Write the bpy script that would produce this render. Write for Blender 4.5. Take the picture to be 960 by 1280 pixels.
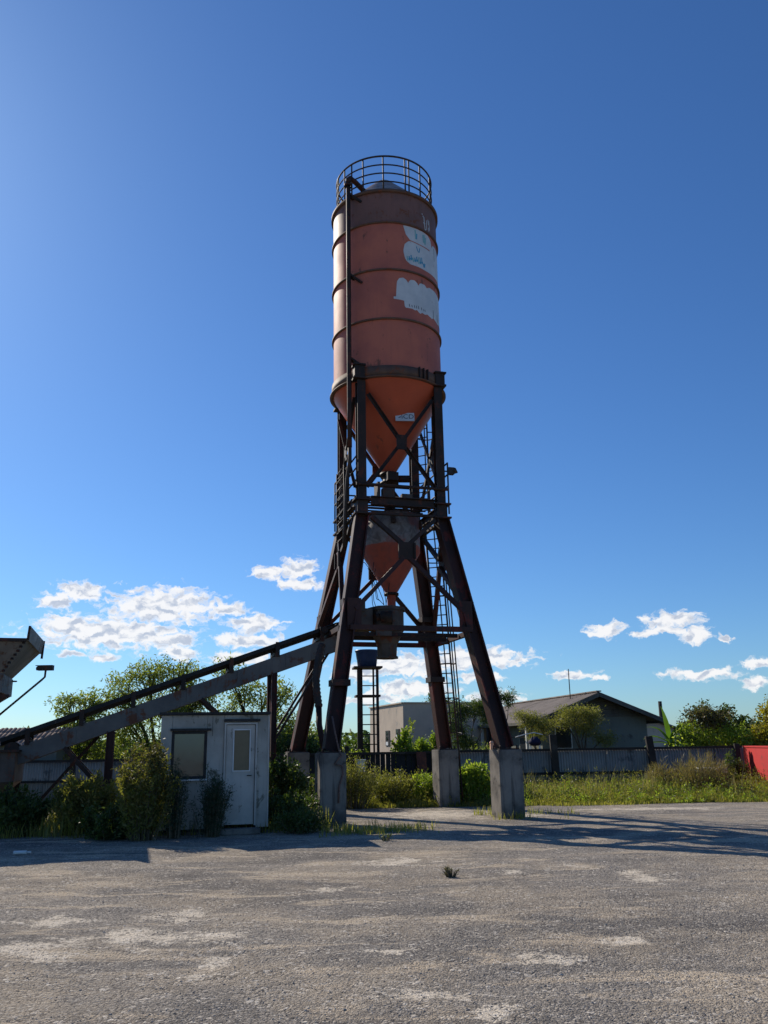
import bpy, bmesh, math, random
import numpy as np
from mathutils import Vector, Matrix

# ------------------------------------------------------------------ reset
for o in list(bpy.data.objects):
    bpy.data.objects.remove(o, do_unlink=True)
scene = bpy.context.scene
COL = scene.collection
R = math.radians

# ------------------------------------------------------------------ camera
cam_data = bpy.data.cameras.new('camera')
cam = bpy.data.objects.new('camera', cam_data)
COL.objects.link(cam)
cam_data.sensor_fit = 'VERTICAL'
cam_data.sensor_height = 36.0
cam_data.lens = 36.0 * 1076.26 / 1280.0
cam_data.clip_end = 5000
PITCH, ROLL, EYE = R(15.218), R(-0.952), 1.6
F0 = Vector((0, math.cos(PITCH), math.sin(PITCH)))
U0 = Vector((0, -math.sin(PITCH), math.cos(PITCH)))
R0 = Vector((1, 0, 0))
RV = math.cos(ROLL) * R0 + math.sin(ROLL) * U0
UV = -math.sin(ROLL) * R0 + math.cos(ROLL) * U0
mw = Matrix((RV, UV, -F0)).transposed().to_4x4()
mw.translation = Vector((0, 0, EYE))
cam.matrix_world = mw
scene.camera = cam

# ------------------------------------------------------------------ light
SUN_EL, SUN_AZ = 34.0, 40.5          # degrees; azimuth to the left of straight ahead
world = bpy.data.worlds.new('World')
scene.world = world
world.use_nodes = True
wn = world.node_tree
wn.nodes.clear()
sun_dir = Vector((-math.sin(R(SUN_AZ)) * math.cos(R(SUN_EL)), math.cos(R(SUN_AZ)) * math.cos(R(SUN_EL)), math.sin(R(SUN_EL))))

def wnode(t, **kw):
    n = wn.nodes.new(t)
    for k, v in kw.items():
        setattr(n, k, v)
    return n
sky = wnode('ShaderNodeTexSky', sky_type='NISHITA', sun_disc=False)
sky.sun_elevation = R(SUN_EL)
sky.sun_rotation = R(-SUN_AZ)        # clockwise from +Y seen from above
sky.altitude = 50
sky.air_density = 1.0
sky.dust_density = 0.28
sky.ozone_density = 2.2
hsv = wnode('ShaderNodeHueSaturation')
hsv.inputs['Saturation'].default_value = 1.10
hsv.inputs['Value'].default_value = 1.0
wn.links.new(sky.outputs[0], hsv.inputs['Color'])
wbal = wnode('ShaderNodeMix', data_type='RGBA', blend_type='MULTIPLY')     # the phone's deep-blue rendering of the sky
wbal.inputs['Factor'].default_value = 1.0
wbal.inputs['B'].default_value = (0.53, 0.80, 1.13, 1)
wn.links.new(hsv.outputs[0], wbal.inputs['A'])
# fair-weather cumulus low over the horizon, in azimuth / elevation (degrees)
CLOUDS = [(-19.75, 9.65, 1.35, 0.45), (-21.22, 9.09, 0.94, 0.39), (-17.64, 7.13, 4.2, 0.85), (-14.53, 8.96, 3.06, 0.92),
          (-20.31, 7.65, 1.42, 0.59), (-13.92, 6.69, 1.26, 0.46), (-10.43, 8.78, 1.14, 0.36), (-8.59, 7.86, 1.57, 0.47),
          (-8.98, 6.82, 1.87, 0.36), (-5.84, 11.48, 1.02, 0.53), (-7.87, 11.1, 0.91, 0.37), (-5.89, 10.43, 1.28, 0.32),
          (-20.03, 5.84, 0.7, 0.19), (-17.93, 5.64, 0.77, 0.2), (-13.38, 5.88, 1.11, 0.3), (-9.57, 5.7, 1.75, 0.36),
          (0.88, 5.09, 2.52, 0.57), (5.62, 5.4, 3.21, 0.57), (1.64, 3.64, 2.4, 0.41), (-0.98, 3.07, 1.88, 0.31),
          (6.08, 4.16, 1.24, 0.26), (14.27, 6.83, 0.99, 0.4), (18.3, 7.32, 1.61, 0.4), (17.6, 6.66, 1.62, 0.2),
          (19.63, 6.35, 0.84, 0.39), (21.32, 6.06, 0.27, 0.24), (11.96, 4.19, 1.2, 0.25), (13.69, 3.99, 0.49, 0.15),
          (19.93, 3.95, 1.83, 0.29), (22.95, 4.43, 0.66, 0.28), (22.69, 3.4, 0.71, 0.28), (7.05, 2.91, 1.53, 0.3),
          (-1.75, 4.72, 1.57, 0.41), (3.94, 2.32, 2.06, 0.3)]
crng = random.Random(5)
for k in range(14):                  # the same kind of clouds all round, out of frame
    a = 30 + crng.random() * 295
    a = a - 360 if a > 180 else a
    CLOUDS.append((a, 3 + crng.random() * 8, 0.8 + crng.random() * 2.6, 0.25 + crng.random() * 0.5))
tc = wnode('ShaderNodeTexCoord')
sep = wnode('ShaderNodeSeparateXYZ')
wn.links.new(tc.outputs['Generated'], sep.inputs[0])

def wmath(op, a, b=None, clamp=False):
    n = wnode('ShaderNodeMath', operation=op, use_clamp=clamp)
    for i, v in enumerate((a, b)):
        if v is None:
            continue
        if isinstance(v, (int, float)):
            n.inputs[i].default_value = v
        else:
            wn.links.new(v, n.inputs[i])
    return n.outputs[0]
az = wmath('MULTIPLY', wmath('ARCTAN2', sep.outputs[0], sep.outputs[1]), 57.2958)
el = wmath('MULTIPLY', wmath('ARCSINE', sep.outputs[2]), 57.2958)
comb = wnode('ShaderNodeCombineXYZ')
wn.links.new(az, comb.inputs[0]); wn.links.new(el, comb.inputs[1])
warp = wnode('ShaderNodeTexNoise'); warp.inputs['Scale'].default_value = 0.9; warp.inputs['Detail'].default_value = 5; warp.inputs['Roughness'].default_value = 0.6
wn.links.new(comb.outputs[0], warp.inputs['Vector'])
wsub = wnode('ShaderNodeVectorMath', operation='SUBTRACT'); wsub.inputs[1].default_value = (0.5, 0.5, 0.5)
wn.links.new(warp.outputs['Color'], wsub.inputs[0])
wsc = wnode('ShaderNodeVectorMath', operation='MULTIPLY'); wsc.inputs[1].default_value = (1.9, 1.15, 0)
wn.links.new(wsub.outputs[0], wsc.inputs[0])
wadd = wnode('ShaderNodeVectorMath', operation='ADD')
wn.links.new(comb.outputs[0], wadd.inputs[0]); wn.links.new(wsc.outputs[0], wadd.inputs[1])
acc = None
for (a, e, w, h) in CLOUDS:
    m = wnode('ShaderNodeVectorMath', operation='MULTIPLY_ADD')
    w *= 1.15; h *= 1.25
    m.inputs[1].default_value = (1 / w, 1 / h, 0)
    m.inputs[2].default_value = (-a / w, -e / h, 0)
    wn.links.new(wadd.outputs[0], m.inputs[0])
    ln = wnode('ShaderNodeVectorMath', operation='LENGTH')
    wn.links.new(m.outputs[0], ln.inputs[0])
    acc = ln.outputs['Value'] if acc is None else wmath('MINIMUM', acc, ln.outputs['Value'])
fine = wnode('ShaderNodeTexNoise'); fine.inputs['Scale'].default_value = 1.9; fine.inputs['Detail'].default_value = 6; fine.inputs['Roughness'].default_value = 0.52
fsc = wnode('ShaderNodeVectorMath', operation='MULTIPLY'); fsc.inputs[1].default_value = (0.8, 1.5, 1)
wn.links.new(wadd.outputs[0], fsc.inputs[0]); wn.links.new(fsc.outputs[0], fine.inputs['Vector'])
dens = wmath('ADD', wmath('SUBTRACT', 1.25, acc), wmath('MULTIPLY', wmath('SUBTRACT', fine.outputs['Fac'], 0.50), 2.1))
mask = wnode('ShaderNodeMapRange', interpolation_type='SMOOTHSTEP')
mask.inputs['From Min'].default_value = 0.0; mask.inputs['From Max'].default_value = 0.6
wn.links.new(dens, mask.inputs['Value'])
thick = wnode('ShaderNodeMapRange', interpolation_type='SMOOTHSTEP')
thick.inputs['From Min'].default_value = 0.15; thick.inputs['From Max'].default_value = 0.7
wn.links.new(dens, thick.inputs['Value'])
poff = wnode('ShaderNodeVectorMath', operation='ADD'); poff.inputs[1].default_value = (-0.2, 0.55, 0)
wn.links.new(fsc.outputs[0], poff.inputs[0])
puff = wnode('ShaderNodeTexNoise'); puff.inputs['Scale'].default_value = 1.25; puff.inputs['Detail'].default_value = 3; puff.inputs['Roughness'].default_value = 0.45
wn.links.new(poff.outputs[0], puff.inputs['Vector'])
base_ = wnode('ShaderNodeTexNoise'); base_.inputs['Scale'].default_value = 1.25; base_.inputs['Detail'].default_value = 3; base_.inputs['Roughness'].default_value = 0.45
wn.links.new(fsc.outputs[0], base_.inputs['Vector'])
pr = wnode('ShaderNodeMapRange', interpolation_type='SMOOTHSTEP'); pr.inputs['From Min'].default_value = -0.08; pr.inputs['From Max'].default_value = 0.20
wn.links.new(wmath('SUBTRACT', puff.outputs['Fac'], base_.outputs['Fac']), pr.inputs['Value'])
ccol = wnode('ShaderNodeMix', data_type='RGBA')
ccol.inputs['A'].default_value = (9.8, 9.7, 9.7, 1)
ccol.inputs['B'].default_value = (5.0, 5.6, 6.8, 1)  # shaded grey painted into clouds where more cloud lies toward the sun
wn.links.new(wmath('MULTIPLY', thick.outputs[0], wmath('MULTIPLY', pr.outputs[0], 0.95), True), ccol.inputs['Factor'])
cmix = wnode('ShaderNodeMix', data_type='RGBA')
wn.links.new(wmath('MULTIPLY', mask.outputs[0], 0.93), cmix.inputs['Factor'])
wn.links.new(wbal.outputs['Result'], cmix.inputs['A']); wn.links.new(ccol.outputs['Result'], cmix.inputs['B'])
bg = wnode('ShaderNodeBackground'); bg.inputs['Strength'].default_value = 0.10
wn.links.new(cmix.outputs['Result'], bg.inputs['Color'])
wo = wnode('ShaderNodeOutputWorld')
wn.links.new(bg.outputs[0], wo.inputs['Surface'])

sun_data = bpy.data.lights.new('sun', 'SUN')
sun_data.energy = 5.0
sun_data.angle = R(0.53)
sun_data.color = (1.0, 0.905, 0.77)
sun = bpy.data.objects.new('sun', sun_data)
COL.objects.link(sun)
sun.rotation_euler = (-sun_dir).to_track_quat('-Z', 'Y').to_euler()

vs = scene.view_settings
vs.view_transform = 'Standard'
vs.look = 'None'
vs.exposure = 0.0
vs.gamma = 1.0
vs.use_curve_mapping = False
scene.cycles.max_bounces = 6
scene.cycles.diffuse_bounces = 3
scene.cycles.glossy_bounces = 2

# ------------------------------------------------------------------ naming
def tag(o, label=None, cat=None, group=None, kind=None):
    if label: o['label'] = label
    if cat: o['category'] = cat
    if group: o['group'] = group
    if kind: o['kind'] = kind
    return o

def empty(name, loc=(0, 0, 0), rz=0.0, parent=None):
    o = bpy.data.objects.new(name, None)
    o.empty_display_size = 0.2
    COL.objects.link(o)
    o.location = loc
    o.rotation_euler = (0, 0, rz)
    if parent: o.parent = parent
    return o

# ------------------------------------------------------------------ materials
def nt(name):
    m = bpy.data.materials.new(name)
    m.use_nodes = True
    t = m.node_tree
    t.nodes.clear()
    out = t.nodes.new('ShaderNodeOutputMaterial')
    return m, t, out

class N:
    """small node-graph helper"""
    def __init__(s, t): s.t = t
    def n(s, typ, **kw):
        x = s.t.nodes.new(typ)
        for k, v in kw.items(): setattr(x, k, v)
        return x
    def put(s, sock, v):
        if v is None: return
        if hasattr(v, 'is_output') or isinstance(v, bpy.types.NodeSocket): s.t.links.new(v, sock)
        elif isinstance(v, tuple) and len(v) == 3 and sock.type == 'RGBA': sock.default_value = (*v, 1)
        else: sock.default_value = v
    def math(s, op, a, b=None, clamp=False):
        x = s.n('ShaderNodeMath', operation=op, use_clamp=clamp)
        s.put(x.inputs[0], a); s.put(x.inputs[1], b)
        return x.outputs[0]
    def noise(s, vec, scale, detail=4, rough=0.55, dist=0.0):
        x = s.n('ShaderNodeTexNoise')
        x.inputs['Scale'].default_value = scale; x.inputs['Detail'].default_value = detail
        x.inputs['Roughness'].default_value = rough; x.inputs['Distortion'].default_value = dist
        if vec is not None: s.t.links.new(vec, x.inputs['Vector'])
        return x.outputs['Fac']
    def ramp(s, v, lo, hi, smooth=True):
        x = s.n('ShaderNodeMapRange', interpolation_type='SMOOTHSTEP' if smooth else 'LINEAR')
        x.inputs['From Min'].default_value = lo; x.inputs['From Max'].default_value = hi
        s.put(x.inputs['Value'], v)
        return x.outputs[0]
    def mix(s, f, a, b, blend='MIX'):
        x = s.n('ShaderNodeMix', data_type='RGBA', blend_type=blend)
        s.put(x.inputs['Factor'], f); s.put(x.inputs['A'], a); s.put(x.inputs['B'], b)
        return x.outputs['Result']
    def coord(s, scale=(1, 1, 1), world=False):
        if world:
            g = s.n('ShaderNodeNewGeometry').outputs['Position']
        else:
            g = s.n('ShaderNodeTexCoord').outputs['Object']
        if scale == (1, 1, 1): return g
        m = s.n('ShaderNodeVectorMath', operation='MULTIPLY')
        m.inputs[1].default_value = scale
        s.t.links.new(g, m.inputs[0])
        return m.outputs[0]
    def bump(s, h, strength=0.3, dist=0.02):
        b = s.n('ShaderNodeBump')
        b.inputs['Strength'].default_value = strength; b.inputs['Distance'].default_value = dist
        s.t.links.new(h, b.inputs['Height'])
        return b.outputs[0]
    def bsdf(s, out, col, rough=0.7, metal=0.0, normal=None, spec=0.4):
        p = s.n('ShaderNodeBsdfPrincipled')
        s.put(p.inputs['Base Color'], col); s.put(p.inputs['Roughness'], rough); s.put(p.inputs['Metallic'], metal)
        p.inputs['Specular IOR Level'].default_value = spec
        if normal is not None: s.t.links.new(normal, p.inputs['Normal'])
        s.t.links.new(p.outputs[0], out.inputs['Surface'])
        return p

def worn(name, base, dark, rust=(0.16, 0.055, 0.025), rust_amt=0.5, scale=3.0, streak=0.5, rough=0.65, bump=0.25, world=False, rough_var=0.2, spec=0.25):
    """weathered painted steel / render: patchy tone, vertical streaks, rust blotches"""
    m, t, out = nt(name); g = N(t)
    c = g.coord(world=world)
    st = g.coord((9, 9, 0.7), world)
    a = g.noise(c, scale, 6, 0.6)
    s1 = g.noise(st, 1.3, 5, 0.6)
    col = g.mix(g.ramp(a, 0.35, 0.68), base, dark)
    col = g.mix(g.math('MULTIPLY', g.ramp(s1, 0.5, 0.75), streak), col, dark)
    rn = g.noise(c, scale * 1.9, 8, 0.68, 0.4)
    rm = g.ramp(g.math('ADD', rn, g.math('MULTIPLY', g.math('SUBTRACT', s1, 0.5), 0.35)), 0.66 - 0.22 * rust_amt, 0.72 - 0.16 * rust_amt)
    col = g.mix(rm, col, rust)
    fn = g.noise(c, 60, 4, 0.6)
    col = g.mix(0.18, col, g.mix(fn, (0.02, 0.02, 0.02), (0.9, 0.9, 0.9)), 'SOFT_LIGHT')
    h = g.math('ADD', g.math('MULTIPLY', fn, 0.3), g.math('MULTIPLY', rm, 0.7))
    rg = g.math('ADD', rough, g.math('MULTIPLY', g.math('SUBTRACT', a, 0.5), rough_var), True)
    g.bsdf(out, col, rg, 0.0, g.bump(h, bump, 0.006), spec)
    return m

def leafmat(name, c1, c2, c3, trans=0.42, gloss=0.35):
    """thin leaf: per-leaf colour, diffuse plus light shining through"""
    m, t, out = nt(name); g = N(t)
    geo = g.n('ShaderNodeNewGeometry')
    rnd = geo.outputs['Random Per Island']
    big = g.noise(geo.outputs['Position'], 1.7, 3, 0.5)
    col = g.mix(g.ramp(rnd, 0.0, 0.75, False), c1, c2)
    col = g.mix(g.math('MULTIPLY', g.ramp(rnd, 0.72, 1.0), 0.9), col, c3)
    col = g.mix(g.math('MULTIPLY', g.ramp(big, 0.4, 0.65), 0.5), col, g.mix(0.5, c1, (0.02, 0.03, 0.012)))
    p = g.n('ShaderNodeBsdfPrincipled')
    g.put(p.inputs['Base Color'], col); p.inputs['Roughness'].default_value = 0.5
    p.inputs['Specular IOR Level'].default_value = gloss
    tr = g.n('ShaderNodeBsdfTranslucent')
    tcol = g.mix(1.0, col, (1.65, 1.75, 0.6), 'MULTIPLY')
    g.put(tr.inputs['Color'], tcol)
    mx = g.n('ShaderNodeMixShader'); mx.inputs[0].default_value = trans
    t.links.new(p.outputs[0], mx.inputs[1]); t.links.new(tr.outputs[0], mx.inputs[2])
    t.links.new(mx.outputs[0], out.inputs['Surface'])
    return m

def glass(name, col, rough=0.06, spec=0.6):
    m, t, out = nt(name); g = N(t)
    a = g.noise(g.coord(), 5, 5, 0.6)
    c = g.mix(a, col, tuple(x * 1.7 + 0.01 for x in col))
    g.bsdf(out, c, g.math('ADD', rough, g.math('MULTIPLY', a, 0.12)), 0.0, None, spec)
    return m

M = {}
M['silo'] = worn('silo_paint', (0.50, 0.155, 0.10), (0.38, 0.12, 0.09), (0.20, 0.085, 0.06), 0.22, 1.0, 0.45, 0.60, 0.10, spec=0.19)
M['silo_top'] = worn('silo_top_paint', (0.21, 0.105, 0.085), (0.15, 0.085, 0.07), (0.17, 0.06, 0.03), 0.5, 1.3, 0.6, 0.6, 0.12, spec=0.24)
M['cone'] = worn('cone_paint', (0.50, 0.095, 0.042), (0.40, 0.078, 0.038), (0.26, 0.07, 0.04), 0.12, 0.9, 0.3, 0.45, 0.1)
M['roofmetal'] = worn('roof_metal', (0.36, 0.30, 0.26), (0.26, 0.2, 0.17), (0.2, 0.1, 0.07), 0.5, 1.5, 0.6, 0.5, 0.1)
M['ring'] = worn('ring_steel', (0.15, 0.085, 0.055), (0.10, 0.06, 0.045), (0.17, 0.06, 0.03), 0.6, 2.5, 0.5, 0.7)
M['steel'] = worn('frame_steel', (0.038, 0.022, 0.016), (0.021, 0.015, 0.012), (0.08, 0.026, 0.015), 0.6, 1.6, 0.6, 0.6)
M['leg'] = worn('leg_steel', (0.058, 0.022, 0.017), (0.029, 0.015, 0.013), (0.11, 0.022, 0.016), 0.55, 0.8, 0.6, 0.6)
M['rail'] = worn('rail_steel', (0.05, 0.04, 0.034), (0.033, 0.027, 0.024), (0.12, 0.045, 0.025), 0.5, 4, 0.3, 0.6)
M['conv'] = worn('conveyor_steel', (0.155, 0.145, 0.13), (0.10, 0.096, 0.09), (0.13, 0.052, 0.028), 0.5, 1.2, 0.6, 0.6)
M['greysteel'] = worn('grey_steel', (0.20, 0.19, 0.175), (0.135, 0.13, 0.12), (0.10, 0.05, 0.03), 0.5, 1.4, 0.7, 0.6)
M['mixer'] = worn('mixer_steel', (0.115, 0.095, 0.08), (0.065, 0.055, 0.047), (0.13, 0.05, 0.03), 0.6, 2.0, 0.6, 0.7)
M['rubber'] = worn('belt_rubber', (0.030, 0.029, 0.028), (0.02, 0.02, 0.02), (0.06, 0.05, 0.04), 0.3, 3, 0.2, 0.75)
M['concrete'] = worn('pedestal_concrete', (0.235, 0.212, 0.183), (0.085, 0.078, 0.07), (0.06, 0.056, 0.05), 0.45, 1.4, 0.95, 0.9, 0.5)
M['cabin'] = worn('cabin_paint', (0.41, 0.39, 0.345), (0.27, 0.26, 0.225), (0.13, 0.125, 0.10), 0.4, 1.3, 0.75, 0.55, 0.1)
M['door'] = worn('door_paint', (0.50, 0.475, 0.425), (0.38, 0.36, 0.32), (0.17, 0.16, 0.13), 0.15, 1.6, 0.35, 0.5, 0.1)
M['trim'] = worn('dark_trim', (0.035, 0.035, 0.035), (0.02, 0.02, 0.02), (0.08, 0.06, 0.05), 0.3, 3, 0.4, 0.7)
M['white'] = worn('white_paint', (0.72, 0.72, 0.70), (0.58, 0.58, 0.56), (0.35, 0.33, 0.3), 0.15, 3, 0.3, 0.6)
M['patch'] = worn('patch_paint', (0.60, 0.62, 0.62), (0.50, 0.53, 0.54), (0.42, 0.36, 0.34), 0.12, 2, 0.55, 0.6, 0.08)
M['blue_ink'] = worn('blue_spray', (0.06, 0.26, 0.42), (0.10, 0.36, 0.48), (0.3, 0.45, 0.5), 0.2, 8, 0.4, 0.6)
M['teal_ink'] = worn('teal_spray', (0.20, 0.42, 0.42), (0.26, 0.46, 0.46), (0.4, 0.5, 0.5), 0.2, 8, 0.4, 0.6)
M['ink'] = worn('black_spray', (0.03, 0.04, 0.05), (0.06, 0.07, 0.08), (0.1, 0.1, 0.1), 0.2, 8, 0.4, 0.6)
M['fibre'] = worn('fibre_cement', (0.33, 0.31, 0.275), (0.235, 0.222, 0.2), (0.13, 0.124, 0.112), 0.4, 0.9, 0.8, 0.9, 0.3, True)
M['oldwood'] = worn('old_wood', (0.045, 0.038, 0.032), (0.028, 0.025, 0.022), (0.07, 0.06, 0.05), 0.4, 2, 0.7, 0.9, 0.4)
M['black_boards'] = worn('tarred_boards', (0.028, 0.027, 0.028), (0.018, 0.018, 0.019), (0.07, 0.045, 0.035), 0.45, 1.6, 0.8, 0.85, 0.4)
M['render'] = worn('block_render', (0.56, 0.46, 0.36), (0.47, 0.39, 0.31), (0.33, 0.3, 0.26), 0.3, 0.8, 0.7, 0.9, 0.2)
M['housewall'] = worn('house_wall', (0.17, 0.18, 0.155), (0.13, 0.14, 0.12), (0.09, 0.09, 0.08), 0.3, 0.8, 0.6, 0.9, 0.3)
M['woodwall'] = worn('gable_boards', (0.12, 0.115, 0.10), (0.085, 0.08, 0.07), (0.06, 0.055, 0.05), 0.4, 1.2, 0.3, 0.85, 0.3)
M['roof'] = worn('roof_sheet', (0.31, 0.26, 0.215), (0.23, 0.195, 0.165), (0.14, 0.12, 0.1), 0.4, 0.9, 0.6, 0.9, 0.3)
M['clay'] = worn('clay_tile', (0.38, 0.27, 0.21), (0.28, 0.2, 0.16), (0.13, 0.11, 0.09), 0.4, 3, 0.5, 0.9, 0.3)
M['red'] = worn('red_paint', (0.56, 0.045, 0.04), (0.46, 0.04, 0.038), (0.3, 0.05, 0.045), 0.2, 0.8, 0.4, 0.7, 0.2)
M['salmon'] = worn('salmon_coat', (0.62, 0.36, 0.25), (0.52, 0.3, 0.21), (0.4, 0.25, 0.18), 0.2, 2, 0.4, 0.9)
M['bluetank'] = worn('blue_plastic', (0.025, 0.05, 0.115), (0.02, 0.04, 0.09), (0.06, 0.08, 0.12), 0.2, 3, 0.5, 0.4)
M['bluecloth'] = worn('blue_cloth', (0.012, 0.014, 0.045), (0.009, 0.01, 0.03), (0.03, 0.03, 0.1), 0.2, 3, 0.3, 0.8)
M['bark'] = worn('bark', (0.10, 0.08, 0.06), (0.055, 0.045, 0.035), (0.15, 0.13, 0.1), 0.4, 6, 0.5, 0.95, 0.6)
M['stem'] = worn('stem', (0.16, 0.13, 0.08), (0.09, 0.075, 0.05), (0.2, 0.17, 0.12), 0.4, 8, 0.3, 0.9)
M['rope'] = worn('rope', (0.17, 0.11, 0.09), (0.11, 0.07, 0.06), (0.2, 0.15, 0.12), 0.3, 20, 0.2, 0.95)
M['glass_win'] = glass('window_glass', (0.02, 0.032, 0.03), 0.04, 0.9)
M['glass_door'] = glass('door_film', (0.115, 0.085, 0.045), 0.25, 0.4)
M['glass_dark'] = glass('dark_glass', (0.015, 0.018, 0.02))
M['leaf_tree'] = leafmat('leaf_tree', (0.13, 0.17, 0.045), (0.19, 0.22, 0.065), (0.30, 0.31, 0.13), 0.55)
M['leaf_dark'] = leafmat('leaf_dark', (0.045, 0.075, 0.022), (0.075, 0.11, 0.035), (0.14, 0.16, 0.055))
M['leaf_conifer'] = leafmat('leaf_conifer', (0.022, 0.048, 0.030), (0.035, 0.065, 0.035), (0.06, 0.085, 0.04), 0.3)
M['leaf_bright'] = leafmat('leaf_bright', (0.15, 0.21, 0.035), (0.23, 0.30, 0.055), (0.35, 0.37, 0.11), 0.58)
M['leaf_olive'] = leafmat('leaf_olive', (0.125, 0.135, 0.038), (0.20, 0.19, 0.06), (0.31, 0.25, 0.11), 0.5)
M['leaf_wispy'] = leafmat('leaf_wispy', (0.15, 0.16, 0.05), (0.22, 0.21, 0.075), (0.30, 0.26, 0.11), 0.5)
M['leaf_yellow'] = leafmat('leaf_yellow', (0.24, 0.21, 0.03), (0.33, 0.26, 0.04), (0.16, 0.18, 0.04), 0.5)
M['leaf_brown'] = leafmat('leaf_brown', (0.10, 0.075, 0.045), (0.075, 0.085, 0.035), (0.15, 0.11, 0.06), 0.4)
M['leaf_banana'] = leafmat('leaf_banana', (0.07, 0.14, 0.025), (0.09, 0.165, 0.03), (0.11, 0.18, 0.04), 0.45)
M['grass'] = leafmat('grass_blade', (0.20, 0.20, 0.06), (0.31, 0.285, 0.095), (0.44, 0.37, 0.19), 0.52)
M['grass_dry'] = leafmat('grass_dry', (0.20, 0.155, 0.085), (0.29, 0.225, 0.13), (0.15, 0.13, 0.06), 0.4)
M['straw'] = leafmat('straw', (0.30, 0.24, 0.14), (0.36, 0.30, 0.18), (0.22, 0.2, 0.1), 0.35)

# hopper below the silo: grey repainted top over orange
def hopper_mat():
    m, t, out = nt('hopper_paint'); g = N(t)
    c = g.coord(); sp = g.n('ShaderNodeSeparateXYZ'); t.links.new(c, sp.inputs[0])
    a = g.noise(c, 1.6, 6, 0.6); b = g.noise(c, 5, 6, 0.65, 0.5)
    orange = g.mix(g.ramp(b, 0.45, 0.7), (0.38, 0.072, 0.036), (0.27, 0.065, 0.04))
    grey = g.mix(g.ramp(b, 0.4, 0.65), (0.27, 0.24, 0.225), (0.15, 0.12, 0.105))
    grey = g.mix(g.ramp(g.math('ADD', a, g.math('MULTIPLY', sp.outputs[0], 0.09)), 0.50, 0.60), grey, (0.26, 0.10, 0.075))
    lim = g.math('ADD', sp.outputs[2], g.math('MULTIPLY', g.math('SUBTRACT', b, 0.5), 0.12))
    col = g.mix(g.ramp(lim, 6.585, 6.615), orange, grey)
    g.bsdf(out, col, 0.6, 0, g.bump(b, 0.15, 0.006))
    return m
M['hopper'] = hopper_mat()

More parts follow.
